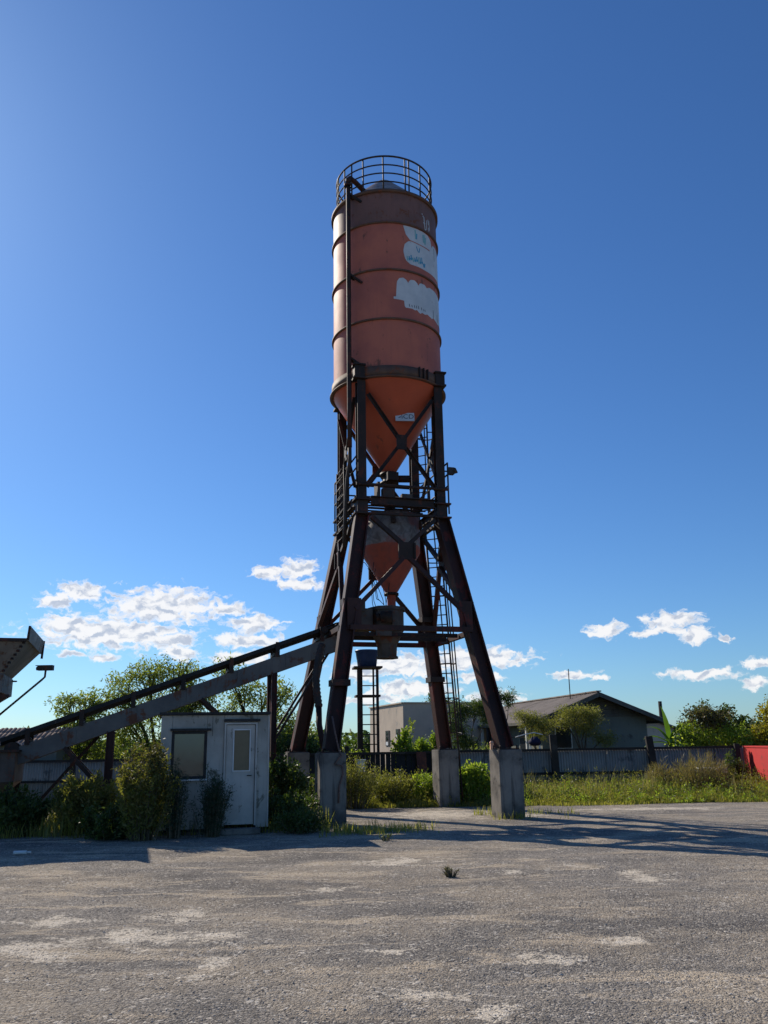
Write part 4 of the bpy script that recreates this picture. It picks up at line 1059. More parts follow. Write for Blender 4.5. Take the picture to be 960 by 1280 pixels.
# ------------------------------------------------------------------ fences along the back of the yard
def corr_sheet(w, z0, z1, pitch=0.088, amp=0.02, per=6):
    n = int(w / pitch * per); mb = MB(); vs_ = []; fs = []
    for i in range(n + 1):
        x = w * i / n; y = amp * math.sin(2 * math.pi * x / pitch)
        vs_ += [(x, y, z0), (x, y, z1), (x, y + 0.008, z0), (x, y + 0.008, z1)]
    for i in range(n):
        a, b = 4 * i, 4 * i + 4
        fs += [(a, b, b + 1, a + 1), (b + 2, a + 2, a + 3, b + 3), (a + 1, b + 1, b + 3, a + 3), (b, a, a + 2, b + 2)]
    fs += [(0, 1, 3, 2), (4 * n + 1, 4 * n, 4 * n + 2, 4 * n + 3)]
    return mb.add(vs_, fs, True)
frng = random.Random(8)
def corr_fence(x0, x1, y, posts, label, top=1.40):
    F = empty('corrugated_fence', (x0, y, 0))
    tag(F, label, 'fence')
    src = None; w = 0.95; n = max(1, round((x1 - x0) / (w - 0.045))); pit = (x1 - x0) / n
    for i in range(n):
        if src is None:
            src = corr_sheet(w, 0.05, top).build('sheet', M['fibre'], F); s_ = src
        else: s_ = share(src, F)
        s_.location = (i * pit, 0.012 * (i % 2), frng.uniform(-0.025, 0.02)); s_.rotation_euler = (frng.uniform(-0.012, 0.012), frng.uniform(-0.004, 0.004), 0)
    MB().box(((x1 - x0) / 2, -0.075, top + 0.0), (x1 - x0, 0.06, 0.075)).build('rail', M['oldwood'], F)
    MB().box(((x1 - x0) / 2, -0.075, 0.66), (x1 - x0, 0.06, 0.07)).build('rail', M['oldwood'], F)
    for (px, pz, w_, lean) in posts:
        p = MB().bar((px - x0 - lean * 0.5, -0.19, -0.1), (px - x0 + lean, -0.17, pz), w_, w_ * 0.8, (0, 1, 0))
        p.build('post', M['oldwood'], F, 0.012)
    return F
FY = 29.4
corr_fence(1.80, 11.6, FY, [(1.92, 1.45, 0.14, 0), (3.75, 1.44, 0.12, 0), (5.45, 1.88, 0.22, -0.04), (8.65, 1.78, 0.22, -0.10), (11.4, 1.5, 0.16, 0)], 'grey corrugated fence with leaning dark posts between the grass and the gabled house')
corr_fence(-16.0, -3.8, FY, [(-13, 1.5, 0.15, 0), (-10.3, 1.5, 0.15, 0), (-7.6, 1.5, 0.15, 0), (-5.0, 1.5, 0.15, 0)], 'grey corrugated fence in shade behind the conveyor trestle', 1.30)
BF = empty('board_fence', (-3.75, FY, 0)); tag(BF, 'black tarred board fence behind the weeds under the silo tower', 'fence')
nb = 33; bw = 5.5 / nb; src = None
for i in range(nb):
    if src is None:
        src = MB().box((bw / 2, 0, 0.72), (bw - 0.012, 0.03, 1.36)).build('board', M['black_boards'], BF); s_ = src
    else: s_ = share(src, BF)
    s_.location = (i * bw, frng.uniform(-.008, .008), frng.uniform(-0.03, 0.02)); s_.rotation_euler = (0, frng.uniform(-.01, .01), 0)
for z in (1.38, 0.55): MB().box((2.75, -0.05, z), (5.5, 0.06, 0.08)).build('rail', M['oldwood'], BF)
for x in (0.05, 2.4, 5.4): MB().bar((x, -.12, -.1), (x, -.12, 1.62 if x == 2.4 else 1.42), 0.14, 0.12, (0, 1, 0)).build('post', M['oldwood'], BF, 0.01)
MB().bar((4.9, -0.14, -0.1), (4.83, -0.14, 1.40), 0.32, 0.05, (0, 1, 0)).build('rusty_panel', worn('rust_panel', (0.14, 0.05, 0.035), (0.09, 0.035, 0.028), (0.2, 0.07, 0.04), 0.6, 2), BF)
WBX = MB().box((0, 0, 0.18), (0.28, 0.2, 0.36)); WBX.box((0, 0, 0.38), (0.32, 0.24, 0.04))
o = WBX.build('meter_box', M['white'], None, 0.01, (-0.88, 29.1, 0.80)); tag(o, 'small white box fixed to the black board fence', 'box')
mp = MB().box((0, 0.02, -0.42), (0.08, 0.08, 0.9)).build('post', M['oldwood'], o)

# red wall running away from the yard
RW = empty('red_wall', (11.30, 25.6, 0)); tag(RW, 'bright red painted wall with leaf shadows at the end of the fence', 'wall')
wd = Vector((1.15, 7.6, 0)); wl = wd.length; ang = math.atan2(wd.y, wd.x)
MB().box((wd.x / 2, wd.y / 2, 0.66), (wl, 0.15, 1.44), ang).build('wall_face', M['red'], RW)
MB().box((wd.x / 2, wd.y / 2, 1.40), (wl + 0.06, 0.20, 0.05), ang).build('coping', M['red'], RW)

# ------------------------------------------------------------------ buildings beyond the fence
def rz(v, a): return (v[0] * math.cos(a) - v[1] * math.sin(a), v[0] * math.sin(a) + v[1] * math.cos(a))
HA = R(12)
HO = empty('gabled_house', (9.33, 40.0, 0), HA)
tag(HO, 'single-storey house with a wide brown gabled roof and grey gable wall', 'house')
hw, hl, he, hp_ = 2.55, 11.0, 2.75, 3.72
gw = MB(); gw.prism([Vector((-hw, 0, 0)), Vector((hw, 0, 0)), Vector((hw, 0, he - .02)), Vector((-hw, 0, he - .02))], (0, 0, 0), (0, 0.2, 0)); gw.build('gable_wall', M['housewall'], HO)
# gable boarding, one board over another
nbd = 6
for i in range(nbd):
    z0 = he - .02 + (hp_ - he) * i / nbd; z1 = he - .02 + (hp_ - he) * (i + 1) / nbd - 0.008
    a = hw * (1 - i / nbd) - 0.02; b = hw * (1 - (i + 1) / nbd) + 0.01
    MB().prism([Vector((-a, 0, z0)), Vector((a, 0, z0)), Vector((b, 0, z1)), Vector((-b, 0, z1))], (0, -0.03, 0), (0, 0.1, 0)).build('gable_board', M['woodwall'], HO)
MB().box((-hw + 0.1, hl / 2 + .1, he / 2), (0.2, hl - .2, he)).build('side_wall', M['housewall'], HO)
MB().box((hw - 0.1, hl / 2 + .1, he / 2), (0.2, hl - .2, he)).build('side_wall', M['housewall'], HO)
MB().box((0, hl, he / 2), (2 * hw - .4, 0.2, he)).build('back_wall', M['housewall'], HO)
ov = 0.62; sl = (hp_ - he) / hw
for s_ in (-1, 1):
    rf = MB(); n = 40
    e = Vector((s_ * (hw + ov), 0, he - sl * ov + 0.05)); rdg = Vector((0, 0, hp_ + 0.07))
    # corrugated sheets running down the slope
    vs_ = []; fs = []
    nn = 220
    for i in range(nn + 1):
        y = -0.7 + (hl + 1.2) * i / nn; dz = 0.022 * math.sin(i * math.pi * 0.5)
        vs_ += [(e.x, y, e.z + dz), (rdg.x, y, rdg.z + dz), (e.x, y, e.z + dz - .03), (rdg.x, y, rdg.z + dz - .03)]
    for i in range(nn):
        a, b = 4 * i, 4 * i + 4
        fs += [(a, b, b + 1, a + 1), (a + 2, a + 3, b + 3, b + 2), (a, a + 2, b + 2, b)]
    rf.add(vs_, fs)
    ro = rf.build('roof', M['roof'], HO)
    MB().bar((e.x, -0.72, e.z - 0.11), (0, -0.72, rdg.z - 0.11), 0.05, 0.17).build('barge_board', M['woodwall'], ro)
    MB().bar((e.x, -0.7, e.z - 0.08), (e.x, hl + .5, e.z - 0.08), 0.04, 0.13).build('fascia', M['woodwall'], ro)
MB().bar((0, -0.7, hp_ + 0.11), (0, hl + .5, hp_ + 0.11), 0.24, 0.05).build('ridge_cap', M['roof'], HO)
MB().tube([(-0.55, 1.2, hp_ - 0.2), (-0.55, 1.2, hp_ + 1.25)], 0.022, 6).build('antenna', M['rail'], HO)
hwin = empty('window', parent=HO)
MB().box((-1.55, -0.02, 1.85), (0.8, 0.06, 1.0)).build('frame', M['white'], hwin); MB().box((-1.55, -0.035, 1.85), (0.7, 0.06, 0.9)).build('pane', M['glass_dark'], hwin)
hs = empty('window', parent=HO)
MB().box((-hw - .02, 2.2, 1.75), (0.06, 1.0, 1.1)).build('frame', M['white'], hs); MB().box((-hw - .035, 2.2, 1.75), (0.06, 0.9, 1.0)).build('pane', M['glass_dark'], hs)
for y in (0.6, 4.0, 7.0): MB().box((-hw - ov + .15, y, 1.2), (0.12, 0.12, 2.4)).build('veranda_post', M['white'], HO)
MB().box((-hw - 0.55, 0.9, 1.9), (1.1, 0.04, 0.05)).build('veranda_beam', M['woodwall'], HO)

BA = R(33)
BL = empty('block_building', (0.80, 45, 0), 0); tag(BL, 'plain cube-shaped beige building with two slit windows beyond the fence', 'building')
def bx2(x, y): return rz((x, y), BA)
u_ = Vector((*rz((1, 0), R(20)), 0)); v_ = Vector((*rz((1, 0), R(108)), 0))
hb = 3.70
q0 = Vector((0, 0, 0)); q1 = u_ * 5.0; q3 = v_ * 5.8; q2 = q1 + q3
MB().prism([q0, q1, q2, q3], (0, 0, -0.1), (0, 0, hb)).build('wall', M['render'], BL)
for (a, b, c) in ((q0, q1, 1), (q0, q3, 1)):
    MB().bar(a + Vector((0, 0, hb + .03)), b + Vector((0, 0, hb + .03)), 0.16, 0.06).build('coping', M['render'], BL)
nv = Vector((v_.y, -v_.x, 0)).normalized()
if nv.x > 0: nv = -nv
for (t0, t1, z0, z1) in ((0.55, 1.15, 1.95, 2.45), (2.2, 2.9, 1.6, 2.4)):
    c = v_ * ((t0 + t1) / 2)
    w = MB().bar(c + nv * 0.0 - Vector((0, 0, 0)) + Vector((0, 0, z0)), c + Vector((0, 0, z1)), t1 - t0, 0.06, nv)
    ww = w.build('window', M['trim'], BL)
    for k in range(2 if z1 - z0 < .6 else 3):
        zz = z0 + (z1 - z0) * (k + .5) / (2 if z1 - z0 < .6 else 3)
        MB().bar(c + nv * .035 + v_ * .06 + Vector((0, 0, zz - .09)), c + nv * .035 + v_ * .06 + Vector((0, 0, zz + .09)), (t1 - t0) * .55, 0.02, nv).build('pane', M['glass_dark'] if k else M['white'], ww)

def small_house(name, label, loc, a, w, d, h, p, wall, roofm):
    H = empty(name, loc, R(a)); tag(H, label, 'house')
    MB().prism([Vector((-w, 0, -.1)), Vector((w, 0, -.1)), Vector((w, 0, h)), Vector((0, 0, p)), Vector((-w, 0, h))], (0, 0, 0), (0, d, 0)).build('wall', M[wall], H)
    for s_ in (-1, 1):
        e = Vector((s_ * (w + .35), 0, h - (p - h) / w * .35 + .04)); r_ = Vector((0, 0, p + .04))
        nn = Vector((0, 0, .08))
        MB().prism([e, r_, r_ + nn, e + nn], (0, -.4, 0), (0, d + .4, 0)).build('roof', M[roofm], H)
    for x in (-w * .45, w * .45):
        f = MB().box((x, -.02, h * .55), (.8, .06, .9)).build('window', M['white'], H); MB().box((x, -.035, h * .55), (.68, .06, .78)).build('pane', M['glass_dark'], f)
    return H
small_house('far_house', 'small distant house with a dull red roof seen past the ladder', (6.2, 62, 0), 70, 2.2, 5, 2.2, 3.05, 'render', 'clay')
small_house('far_house', 'pale distant house glimpsed between the gabled house and the banana plant', (17.4, 58, 0), 10, 2.2, 5, 2.1, 2.9, 'render', 'roof')

# clay-tiled shed roof behind the conveyor tail
SH = empty('tiled_shed', (-12.9, 29.5, 0), R(8)); tag(SH, 'low shed with a mossy clay tile roof behind the conveyor tail', 'shed')
MB().box((0, 1.6, 0.9), (3.6, 2.6, 1.8)).build('wall', M['housewall'], SH)
tile = None
for i in range(30):
    for j in range(3):
        x = -2.25 + i * 0.148
        y0 = 0.1 + j * 0.62; z0 = 1.80 + j * 0.19
        if tile is None:
            tm = MB(); vs_ = []; fs = []
            for yy, zz in ((0, 0.0), (0.68, 0.21)):
                for k in range(6):
                    t = math.pi * k / 5
                    vs_.append((0.07 * -math.cos(t), yy, zz + 0.05 * math.sin(t) + 0.01))
            for k in range(5): fs.append((k, k + 1, 7 + k, 6 + k))
            fs.append((0, 1, 2, 3, 4, 5)[::-1])
            tile = tm.add(vs_, fs, True).build('tile', M['clay'], SH); t_o = tile
        else: t_o = share(tile, SH)
        t_o.location = (x, y0, z0 + 0.008 * (i % 2))
        t_o.rotation_euler = (0, 0, frng.uniform(-.03, .03))
slab((-2.3, 0.1, 1.80), (2.25, 0.1, 1.80), (2.25, 2.0, 2.38), (-2.3, 2.0, 2.38), 0.03).build('roof_deck', M['oldwood'], SH)

# water tub on a ladder-like stand
WS = empty('tank_stand', (-0.66, 30.6, 0), R(8)); tag(WS, 'tall dark ladder-like stand carrying a blue tub', 'stand')
for x, w in ((-0.33, 0.10), (-0.20, 0.10), (0.33, 0.09), (0.24, 0.06)):
    y = 0.0 if abs(x) > 0.3 else 0.4
    MB().bar((x, y, -0.05), (x, y, 4.26), w, w, (0, 1, 0)).build('post', M['steel'], WS)
for i in range(12):
    z = 0.35 + i * 0.33
    MB().bar((-0.33, -0.03, z), (0.33, -0.03, z), 0.03, 0.035).build('rung', M['steel'], WS)
MB().box((0, 0.2, 3.3), (0.86, 0.6, 0.07)).build('shelf', M['steel'], WS)
MB().box((0, 0.2, 4.28), (1.0, 0.8, 0.06)).build('shelf', M['steel'], WS)
WT = MB().lathe([(0.0, 0.0), (0.33, 0.0), (0.36, 0.25), (0.37, 0.27), (0.40, 0.50), (0.43, 0.54), (0.43, 0.58), (0.39, 0.58), (0.34, 0.1), (0, 0.06)], 32)
o = WT.build('water_tub', M['bluetank'], None, 0, (-0.69, 30.8, 4.312)); tag(o, 'dark blue plastic tub on top of the tall stand', 'tub')

# poles, wires and odd things behind the fence
def pole(x, y, h, r_, label, arm=True):
    P_ = empty('utility_pole', (x, y, 0)); tag(P_, label, 'pole')
    MB().tube([(0, 0, -.2), (0, 0, h)], [r_, r_ * .75], 10).build('shaft', M['oldwood'], P_)
    if arm:
        MB().bar((-0.7, 0, h - .35), (0.7, 0, h - .35), 0.08, 0.1).build('cross_arm', M['oldwood'], P_)
        for i in (-.6, 0, .6): MB().tube([(i, 0, h - .3), (i, 0, h - .12)], 0.04, 6).build('insulator', M['white'], P_)
    return P_
pole(18.55, 60, 4.25, 0.16, 'leaning dark pole beside the banana plant', False)
pole(18.0, 66, 4.2, 0.11, 'thin distant pole with a cross arm next to the house eaves')
pole(5.1, 45, 2.65, 0.14, 'short dark post with a cross arm behind the leg of the tower', False)
SP = MB().box((0, 0, 0.82), (0.24, 0.24, 1.68)); SP.box((0, 0, 1.68), (0.28, 0.28, 0.06), 0, 0.7)  # stands in for a small unidentified salmon-coloured object
o = SP.build('salmon_pillar', M['salmon'], None, 0.01, (3.57, 30.1, 0)); tag(o, 'salmon-coloured pillar just behind the corrugated fence', 'pillar')
bt = MB().lathe([(0.0, 0.36), (0.10, 0.35), (0.20, 0.24), (0.27, 0.14), (0.20, 0.02), (0.08, 0.0), (0, 0)], 9)
tb_ = empty('tarpaulin_bundle', (5.85, 35.5, 0)); tag(tb_, 'dark blue bundle propped on a white stand beside the house', 'bundle')
o = bt.build('bundle', M['bluecloth'], tb_, 0, (0, 0, 1.52))
for x in (-.18, .18): MB().bar((x, 0, -.05), (x, 0, 1.6), 0.06, 0.06, (0, 1, 0)).build('stand_leg', M['white'], tb_)
MB().tube([(-0.75, 0.1, 1.86), (-0.4, 0.1, 1.96), (0, 0.1, 2.03), (0.35, 0.1, 1.95)], 0.02, 6).build('hoop', M['white'], tb_)
wc = empty('white_basin', (10.05, 28.0, 0)); tag(wc, 'broken white trough lying among the weeds by the red wall', 'trough')
tr = MB().box((0, 0, 0.78), (0.85, 0.4, 0.05)); tr.box((0, -0.18, 0.70), (0.85, 0.04, 0.12)); tr.box((0, 0.18, 0.70), (0.85, 0.04, 0.12)); tr.build('basin', M['white'], wc, 0.01)
for x in (-.3, .3): MB().box((x, 0, 0.33), (0.08, 0.3, 0.72)).build('foot', M['concrete'], wc)

# rope hanging from the leg over the pedestal
bp = L2W(-HB, -HB - 0.30, 0)
pts = [L2W(-HB + 0.02, -HB - 0.10, 2.25), L2W(-HB + 0.06, -HB - 0.20, 1.9), L2W(-HB + 0.12, -HB - 0.29, 1.56), L2W(-HB + 0.16, -HB - 0.335, 1.42), L2W(-HB + .02, -HB - .335, 1.25), L2W(-HB + .18, -HB - .335, 1.22), L2W(-HB + .2, -HB - .335, 1.05), L2W(-HB + 0.12, -HB - 0.33, 0.8), L2W(-HB + 0.10, -HB - 0.33, 0.45)]
o = MB().tube(pts, 0.022, 6).build('rope', M['rope']); tag(o, 'frayed brown rope hanging down the dark pedestal beside the cabin', 'rope')

o = MB().tube([(0, 0, 0.03), (0.20, 0.03, 0.03)], 0.03, 8).tube([(0.20, 0.03, 0.03), (0.27, 0.04, 0.03)], 0.014, 8).build('plastic_bottle', M['white'], None, 0, (-6.1, 14.9, 0.0))
tag(o, 'crushed white bottle lying on the shaded gravel before the bushes', 'bottle')

# ------------------------------------------------------------------ vegetation
def leaf_quads(P, rng, L, Wd, droop=0.0, up=0.0, axis=None):
    n = len(P)
    a = rng.normal(size=(n, 3)) if axis is None else axis + rng.normal(size=(n, 3)) * 0.55
    a[:, 2] += up - droop
    a /= np.linalg.norm(a, axis=1, keepdims=True) + 1e-9
    b = np.cross(a, rng.normal(size=(n, 3))); b /= np.linalg.norm(b, axis=1, keepdims=True) + 1e-9
    l = L * (0.6 + 0.8 * rng.random((n, 1))); w = Wd * (0.6 + 0.8 * rng.random((n, 1)))
    v = np.stack([P, P + a * l * .45 + b * w * .5, P + a * l, P + a * l * .45 - b * w * .5], 1)
    return v.reshape(-1, 3), np.arange(4 * n).reshape(-1, 4)

def crown_points(clumps, n, rng, twig=0.16, per=26):
    vol = np.array([c[3] * c[4] * c[5] for c in clumps]) ** 0.8; vol /= vol.sum()
    pts = []
    for c, f in zip(clumps, vol):
        m = max(3, int(n * f / per))
        d = rng.normal(size=(m, 3)); d /= np.linalg.norm(d, axis=1, keepdims=True)
        r = rng.random((m, 1)) ** 0.42 * (0.82 + 0.34 * rng.random((m, 1)))
        ctr = np.array(c[:3]) + d * r * np.array(c[3:6])
        q = ctr[:, None, :] + rng.normal(size=(m, per, 3)) * twig * np.array([1, 1, 0.85])
        pts.append(q.reshape(-1, 3))
    return np.concatenate(pts)

def tree(name, label, base, clumps, n, L, Wd, mat, trunk_r=0.1, seed=0, twig=0.16, group=None, droop=0.3, extra=None, cat='tree', bark='bark'):
    rng = np.random.default_rng(seed); rr = random.Random(seed)
    T_ = empty(name, base); tag(T_, label, cat, group)
    b = Vector(base)
    mean = Vector((sum(c[0] for c in clumps) / len(clumps), sum(c[1] for c in clumps) / len(clumps), min(c[2] for c in clumps)))
    fork = b.lerp(mean, 0.55)
    tm = MB()
    tm.tube([Vector((0, 0, -.1)), (fork - b) * .5 + Vector((trunk_r * .5, 0, 0)), fork - b], [trunk_r, trunk_r * .85, trunk_r * .7], 8)
    for c in clumps:
        e = Vector(c[:3]) - b; f = fork - b
        mid = f.lerp(e, .5) + Vector((rr.uniform(-.15, .15), rr.uniform(-.15, .15), 0.12))
        tm.tube([f, mid, e], [trunk_r * .5, trunk_r * .35, trunk_r * .16], 6)
        for k in range(5):
            t = e + Vector((rr.uniform(-1, 1) * c[3], rr.uniform(-1, 1) * c[4], rr.uniform(-.6, 1) * c[5])) * .85
            tm.tube([mid.lerp(e, rr.uniform(.2, .9)), (e + t) * .5 + Vector((0, 0, .05)), t], [trunk_r * .2, trunk_r * .13, trunk_r * .06], 5)
    tm.build('trunk', M[bark], T_)
    P = crown_points(clumps, n, rng, twig)
    v, f = leaf_quads(P - np.array(base), rng, L, Wd, droop)
    np_mesh('crown', v, f, M[mat], T_)
    if extra:
        P = crown_points(extra[0], extra[1], rng, twig); v, f = leaf_quads(P - np.array(base), rng, L, Wd, droop)
        np_mesh('crown', v, f, M[extra[2]], T_)
    return T_

def shrub(name, label, base, h, r, stems, per, L, Wd, mat, seed=0, group=None, start=0.25, curve=0.5, mat2=None, cat='shrub', upness=0.4, spread=0.07, ry=None):
    rng = np.random.default_rng(seed)
    T_ = empty(name, base); tag(T_, label, cat, group)
    sm = MB(); pts = []; axs = []
    for i in range(stems):
        an = rng.random() * 6.283; rad = r * math.sqrt(rng.random()); hh = h * (0.62 + 0.38 * rng.random()) * (1 - 0.35 * (rad / r) ** 2)
        b0 = np.array([math.cos(an) * rad * .45, math.sin(an) * rad * .45 * ((ry or r) / r), -0.04])
        tip = np.array([math.cos(an) * rad * (1 + .15 * rng.random()), math.sin(an) * rad * ((ry or r) / r), hh])
        mid = b0 * curve + tip * (1 - curve); mid[2] = hh * .55
        q = [b0, mid, tip]
        def bez(t): return (1 - t) ** 2 * b0 + 2 * t * (1 - t) * (2 * mid - .5 * b0 - .5 * tip) + t * t * tip
        path = [bez(t) for t in np.linspace(0, 1, 5)]
        sm.tube([Vector(p) for p in path], [0.014, 0.011, 0.008, 0.005, 0.002], 4, False)
        t = start + (1 - start) * rng.random(per)
        pp = np.stack([bez(x) for x in t]) + rng.normal(size=(per, 3)) * spread * (1.2 - .6 * t[:, None])
        pts.append(pp)
        d = tip - b0; d = d / np.linalg.norm(d)
        out = rng.normal(size=(per, 3)); axs.append(out * .8 + d * upness)
    sm.build('stems', M['stem'], T_)
    P = np.concatenate(pts); A = np.concatenate(axs)
    v, f = leaf_quads(P, rng, L, Wd, 0, 0.15, A)
    v[:, 2] = np.maximum(v[:, 2], 0.005)
    if mat2:
        top = (v.reshape(-1, 4, 3)[:, 0, 2] + rng.normal(size=len(f)) * .15 * h) > 0.72 * h
        np_mesh('foliage', v.reshape(-1, 4, 3)[~top].reshape(-1, 3), np.arange(4 * (~top).sum()).reshape(-1, 4), M[mat], T_)
        np_mesh('foliage', v.reshape(-1, 4, 3)[top].reshape(-1, 3), np.arange(4 * top.sum()).reshape(-1, 4), M[mat2], T_)
    else:
        np_mesh('foliage', v, f, M[mat], T_)
    return T_

def blades(X, Y, H, rng, w=0.008, bend=0.45):
    n = len(X)
    an = rng.random(n) * 6.283; lean = bend * rng.random(n) * H
    dx, dy = np.cos(an), np.sin(an); px, py = -np.sin(an + rng.normal(size=n) * .6), np.cos(an + rng.normal(size=n) * .6)
    W_ = w * (0.6 + 0.8 * rng.random(n))
    def row(t, ww): 
        cx = X + dx * lean * t * t; cy = Y + dy * lean * t * t; cz = H * (t - 0.12 * t * t * bend) - 0.01
        return np.stack([cx - px * W_ * ww, cy - py * W_ * ww, cz], 1), np.stack([cx + px * W_ * ww, cy + py * W_ * ww, cz], 1)
    a0, a1 = row(0, 1.0); b0, b1 = row(.5, .8); c0, c1 = row(1.0, .08)
    V = np.stack([a0, a1, b0, b1, c0, c1], 1).reshape(-1, 3)
    base = (np.arange(n) * 6)[:, None]
    Fc = np.concatenate([base + np.array([[0, 1, 3, 2]]), base + np.array([[2, 3, 5, 4]])])
    return V, Fc

def grass(name, label, n, xr, yr, hfun, mat, seed, w=0.008, bend=0.45, mask=None, cat='grass'):
    rng = np.random.default_rng(seed)
    X = xr[0] + (xr[1] - xr[0]) * rng.random(n); Y = yr[0] + (yr[1] - yr[0]) * rng.random(n)
    if mask is not None:
        k = mask(X, Y) > rng.random(n); X, Y = X[k], Y[k]
    H = hfun(X, Y) * (0.45 + 0.75 * rng.random(len(X)))
    V, Fc = blades(X, Y, H, rng, w, bend)
    o = np_mesh(name, V, Fc, M[mat])
    tag(o, label, cat, kind='stuff')
    return o

# trees behind the conveyor
TG = 'willowy trees behind the conveyor'
tree('willow_tree', 'light green willowy tree rising highest behind the conveyor', (-8.2, 32.2, 0),
     [(-8.8, 32.3, 4.35, .85, .8, .65), (-7.5, 32, 4.25, .9, .8, .65), (-9.6, 32, 3.6, .85, .8, .8), (-8.2, 32.4, 3.2, 1.0, .9, .8), (-7.0, 32.2, 3.3, .9, .9, .8), (-9.4, 32.2, 2.4, .9, .9, .7), (-7.3, 32, 2.2, 1.1, .9, .7), (-8.4, 32, 1.4, 1.5, .9, .7)], 15000, 0.15, 0.045, 'leaf_tree', 0.16, 21, 0.13, TG, 0.5)
tree('willow_tree', 'small rounded willowy tree standing apart above the conveyor tail', (-11.0, 32.0, 0),
     [(-11.6, 32, 3.2, .55, .6, .55), (-10.7, 32, 3.3, .65, .6, .55), (-11.3, 32.2, 2.5, .8, .7, .6), (-10.4, 32, 2.4, .8, .7, .6), (-10.8, 32, 1.6, 1.2, .8, .6)], 6500, 0.15, 0.045, 'leaf_tree', 0.11, 22, 0.12, TG, 0.5)
tree('willow_tree', 'loose willowy tree between the cabin roof and the tower leg', (-5.0, 32.5, 0),
     [(-5.9, 32.4, 4.45, .6, .6, .55), (-5.5, 32.4, 3.6, .85, .7, .6), (-4.5, 32.4, 3.35, .75, .7, .6), (-3.8, 32.3, 3.5, .55, .6, .55), (-5.6, 32.5, 2.6, 1.0, .8, .7), (-4.2, 32.4, 2.4, .95, .8, .7), (-3.3, 32.4, 2.2, .7, .7, .7), (-4.6, 32.4, 1.4, 1.6, .8, .7)], 9500, 0.15, 0.045, 'leaf_tree', 0.13, 23, 0.12, TG, 0.5)
tree('bushy_tree', 'dark bushy tree behind the shaded pedestal', (-3.5, 31, 0), [(-3.60, 31.07, 1.60, 0.98, 0.76, 0.55), (-2.51, 30.96, 1.44, 0.76, 0.65, 0.49), (-3.16, 31.07, 0.73, 1.31, 0.76, 0.65)], 9000, 0.12, 0.06, 'leaf_dark', 0.07, 24, 0.12)
# trees round the house
tree('wispy_tree', 'wispy olive tree with bare stems in front of the gable wall', (8.2, 38.2, 0),
     [(8.0, 38, 2.85, .75, .6, .36), (8.8, 38, 2.75, .6, .5, .33), (8.5, 38.1, 2.2, .75, .6, .38), (9.2, 38, 1.75, .55, .5, .3), (7.6, 38, 2.45, .45, .5, .3)], 8500, 0.11, 0.022, 'leaf_wispy', 0.07, 31, 0.10, None, 0.1)
tree('wispy_tree', 'smaller wispy olive tree in front of the house veranda', (6.5, 37.6, 0),
     [(6.1, 37.6, 2.55, .55, .5, .35), (6.7, 37.6, 2.35, .5, .5, .3), (5.7, 37.6, 2.75, .45, .5, .2), (6.3, 37.6, 1.9, .4, .4, .3)], 4800, 0.11, 0.022, 'leaf_wispy', 0.05, 32, 0.10, None, 0.1)
tree('wispy_tree', 'tall airy tree seen through the caged ladder', (3.4, 38.5, 0),
     [(3.1, 38.5, 3.0, .55, .5, .45), (3.9, 38.5, 3.15, .6, .5, .40), (3.0, 38.5, 2.3, .6, .5, .4), (4.3, 38.5, 2.75, .35, .4, .3), (3.3, 38.5, 1.7, .6, .5, .3)], 9000, 0.12, 0.03, 'leaf_dark', 0.06, 33, 0.10)
tree('wispy_tree', 'airy tree half hidden by the red-brown tower leg', (5.2, 40.5, 0),
     [(5.0, 40.5, 3.6, .35, .4, .45), (5.6, 40.5, 3.7, .3, .4, .4), (4.7, 40.5, 3.0, .3, .4, .3)], 3200, 0.12, 0.03, 'leaf_dark', 0.05, 34, 0.10)
tree('bushy_tree', 'dark round tree rising behind the block building', (3.3, 52, 0), [(3.0, 52, 4.0, .7, .6, .5), (3.9, 52, 3.6, .8, .6, .6), (3.4, 52, 2.6, 1.1, .8, .9)], 6500, 0.17, 0.07, 'leaf_dark', 0.12, 35, 0.16)
tree('bushy_tree', 'broad green bush with a brownish crown growing over the fence end', (11.3, 31.2, 0),
     [(10.70, 31.22, 1.77, 0.61, 0.56, 0.50), (11.37, 31.22, 1.60, 0.72, 0.56, 0.56), (12.15, 31.22, 1.71, 0.61, 0.56, 0.50), (10.26, 31.33, 1.38, 0.45, 0.45, 0.45), (12.60, 31.55, 1.49, 0.39, 0.45, 0.39), (11.37, 30.89, 0.99, 0.78, 0.45, 0.39)], 6200, 0.10, 0.055, 'leaf_bright', 0.07, 36, 0.12, None, 0.1,
     ([(11.04, 31.22, 2.38, 0.61, 0.56, 0.37), (11.65, 31.33, 2.32, 0.56, 0.56, 0.31)], 2800, 'leaf_brown'))
tree('bushy_tree', 'dark glossy tree with tufted tops behind the brownish bush', (12.2, 32.9, 0),
     [(11.77, 32.94, 2.63, 0.28, 0.32, 0.32), (12.53, 32.94, 2.63, 0.26, 0.32, 0.30), (12.31, 32.94, 2.03, 0.65, 0.54, 0.49), (13.07, 33.05, 1.98, 0.49, 0.54, 0.45), (12.85, 32.94, 1.38, 0.97, 0.65, 0.54)], 5200, 0.12, 0.07, 'leaf_dark', 0.08, 37, 0.10)
tree('yellow_tree', 'yellow-leaved tree leaning over the red wall', (14.1, 31.7, 0),
     [(13.72, 31.54, 2.52, 0.45, 0.54, 0.54), (14.36, 31.54, 2.68, 0.65, 0.65, 0.65), (13.18, 31.32, 1.76, 0.49, 0.43, 0.38), (13.93, 31.32, 1.76, 0.65, 0.54, 0.49), (12.69, 31.21, 1.49, 0.32, 0.32, 0.30)], 10000, 0.11, 0.06, 'leaf_yellow', 0.08, 38, 0.09)

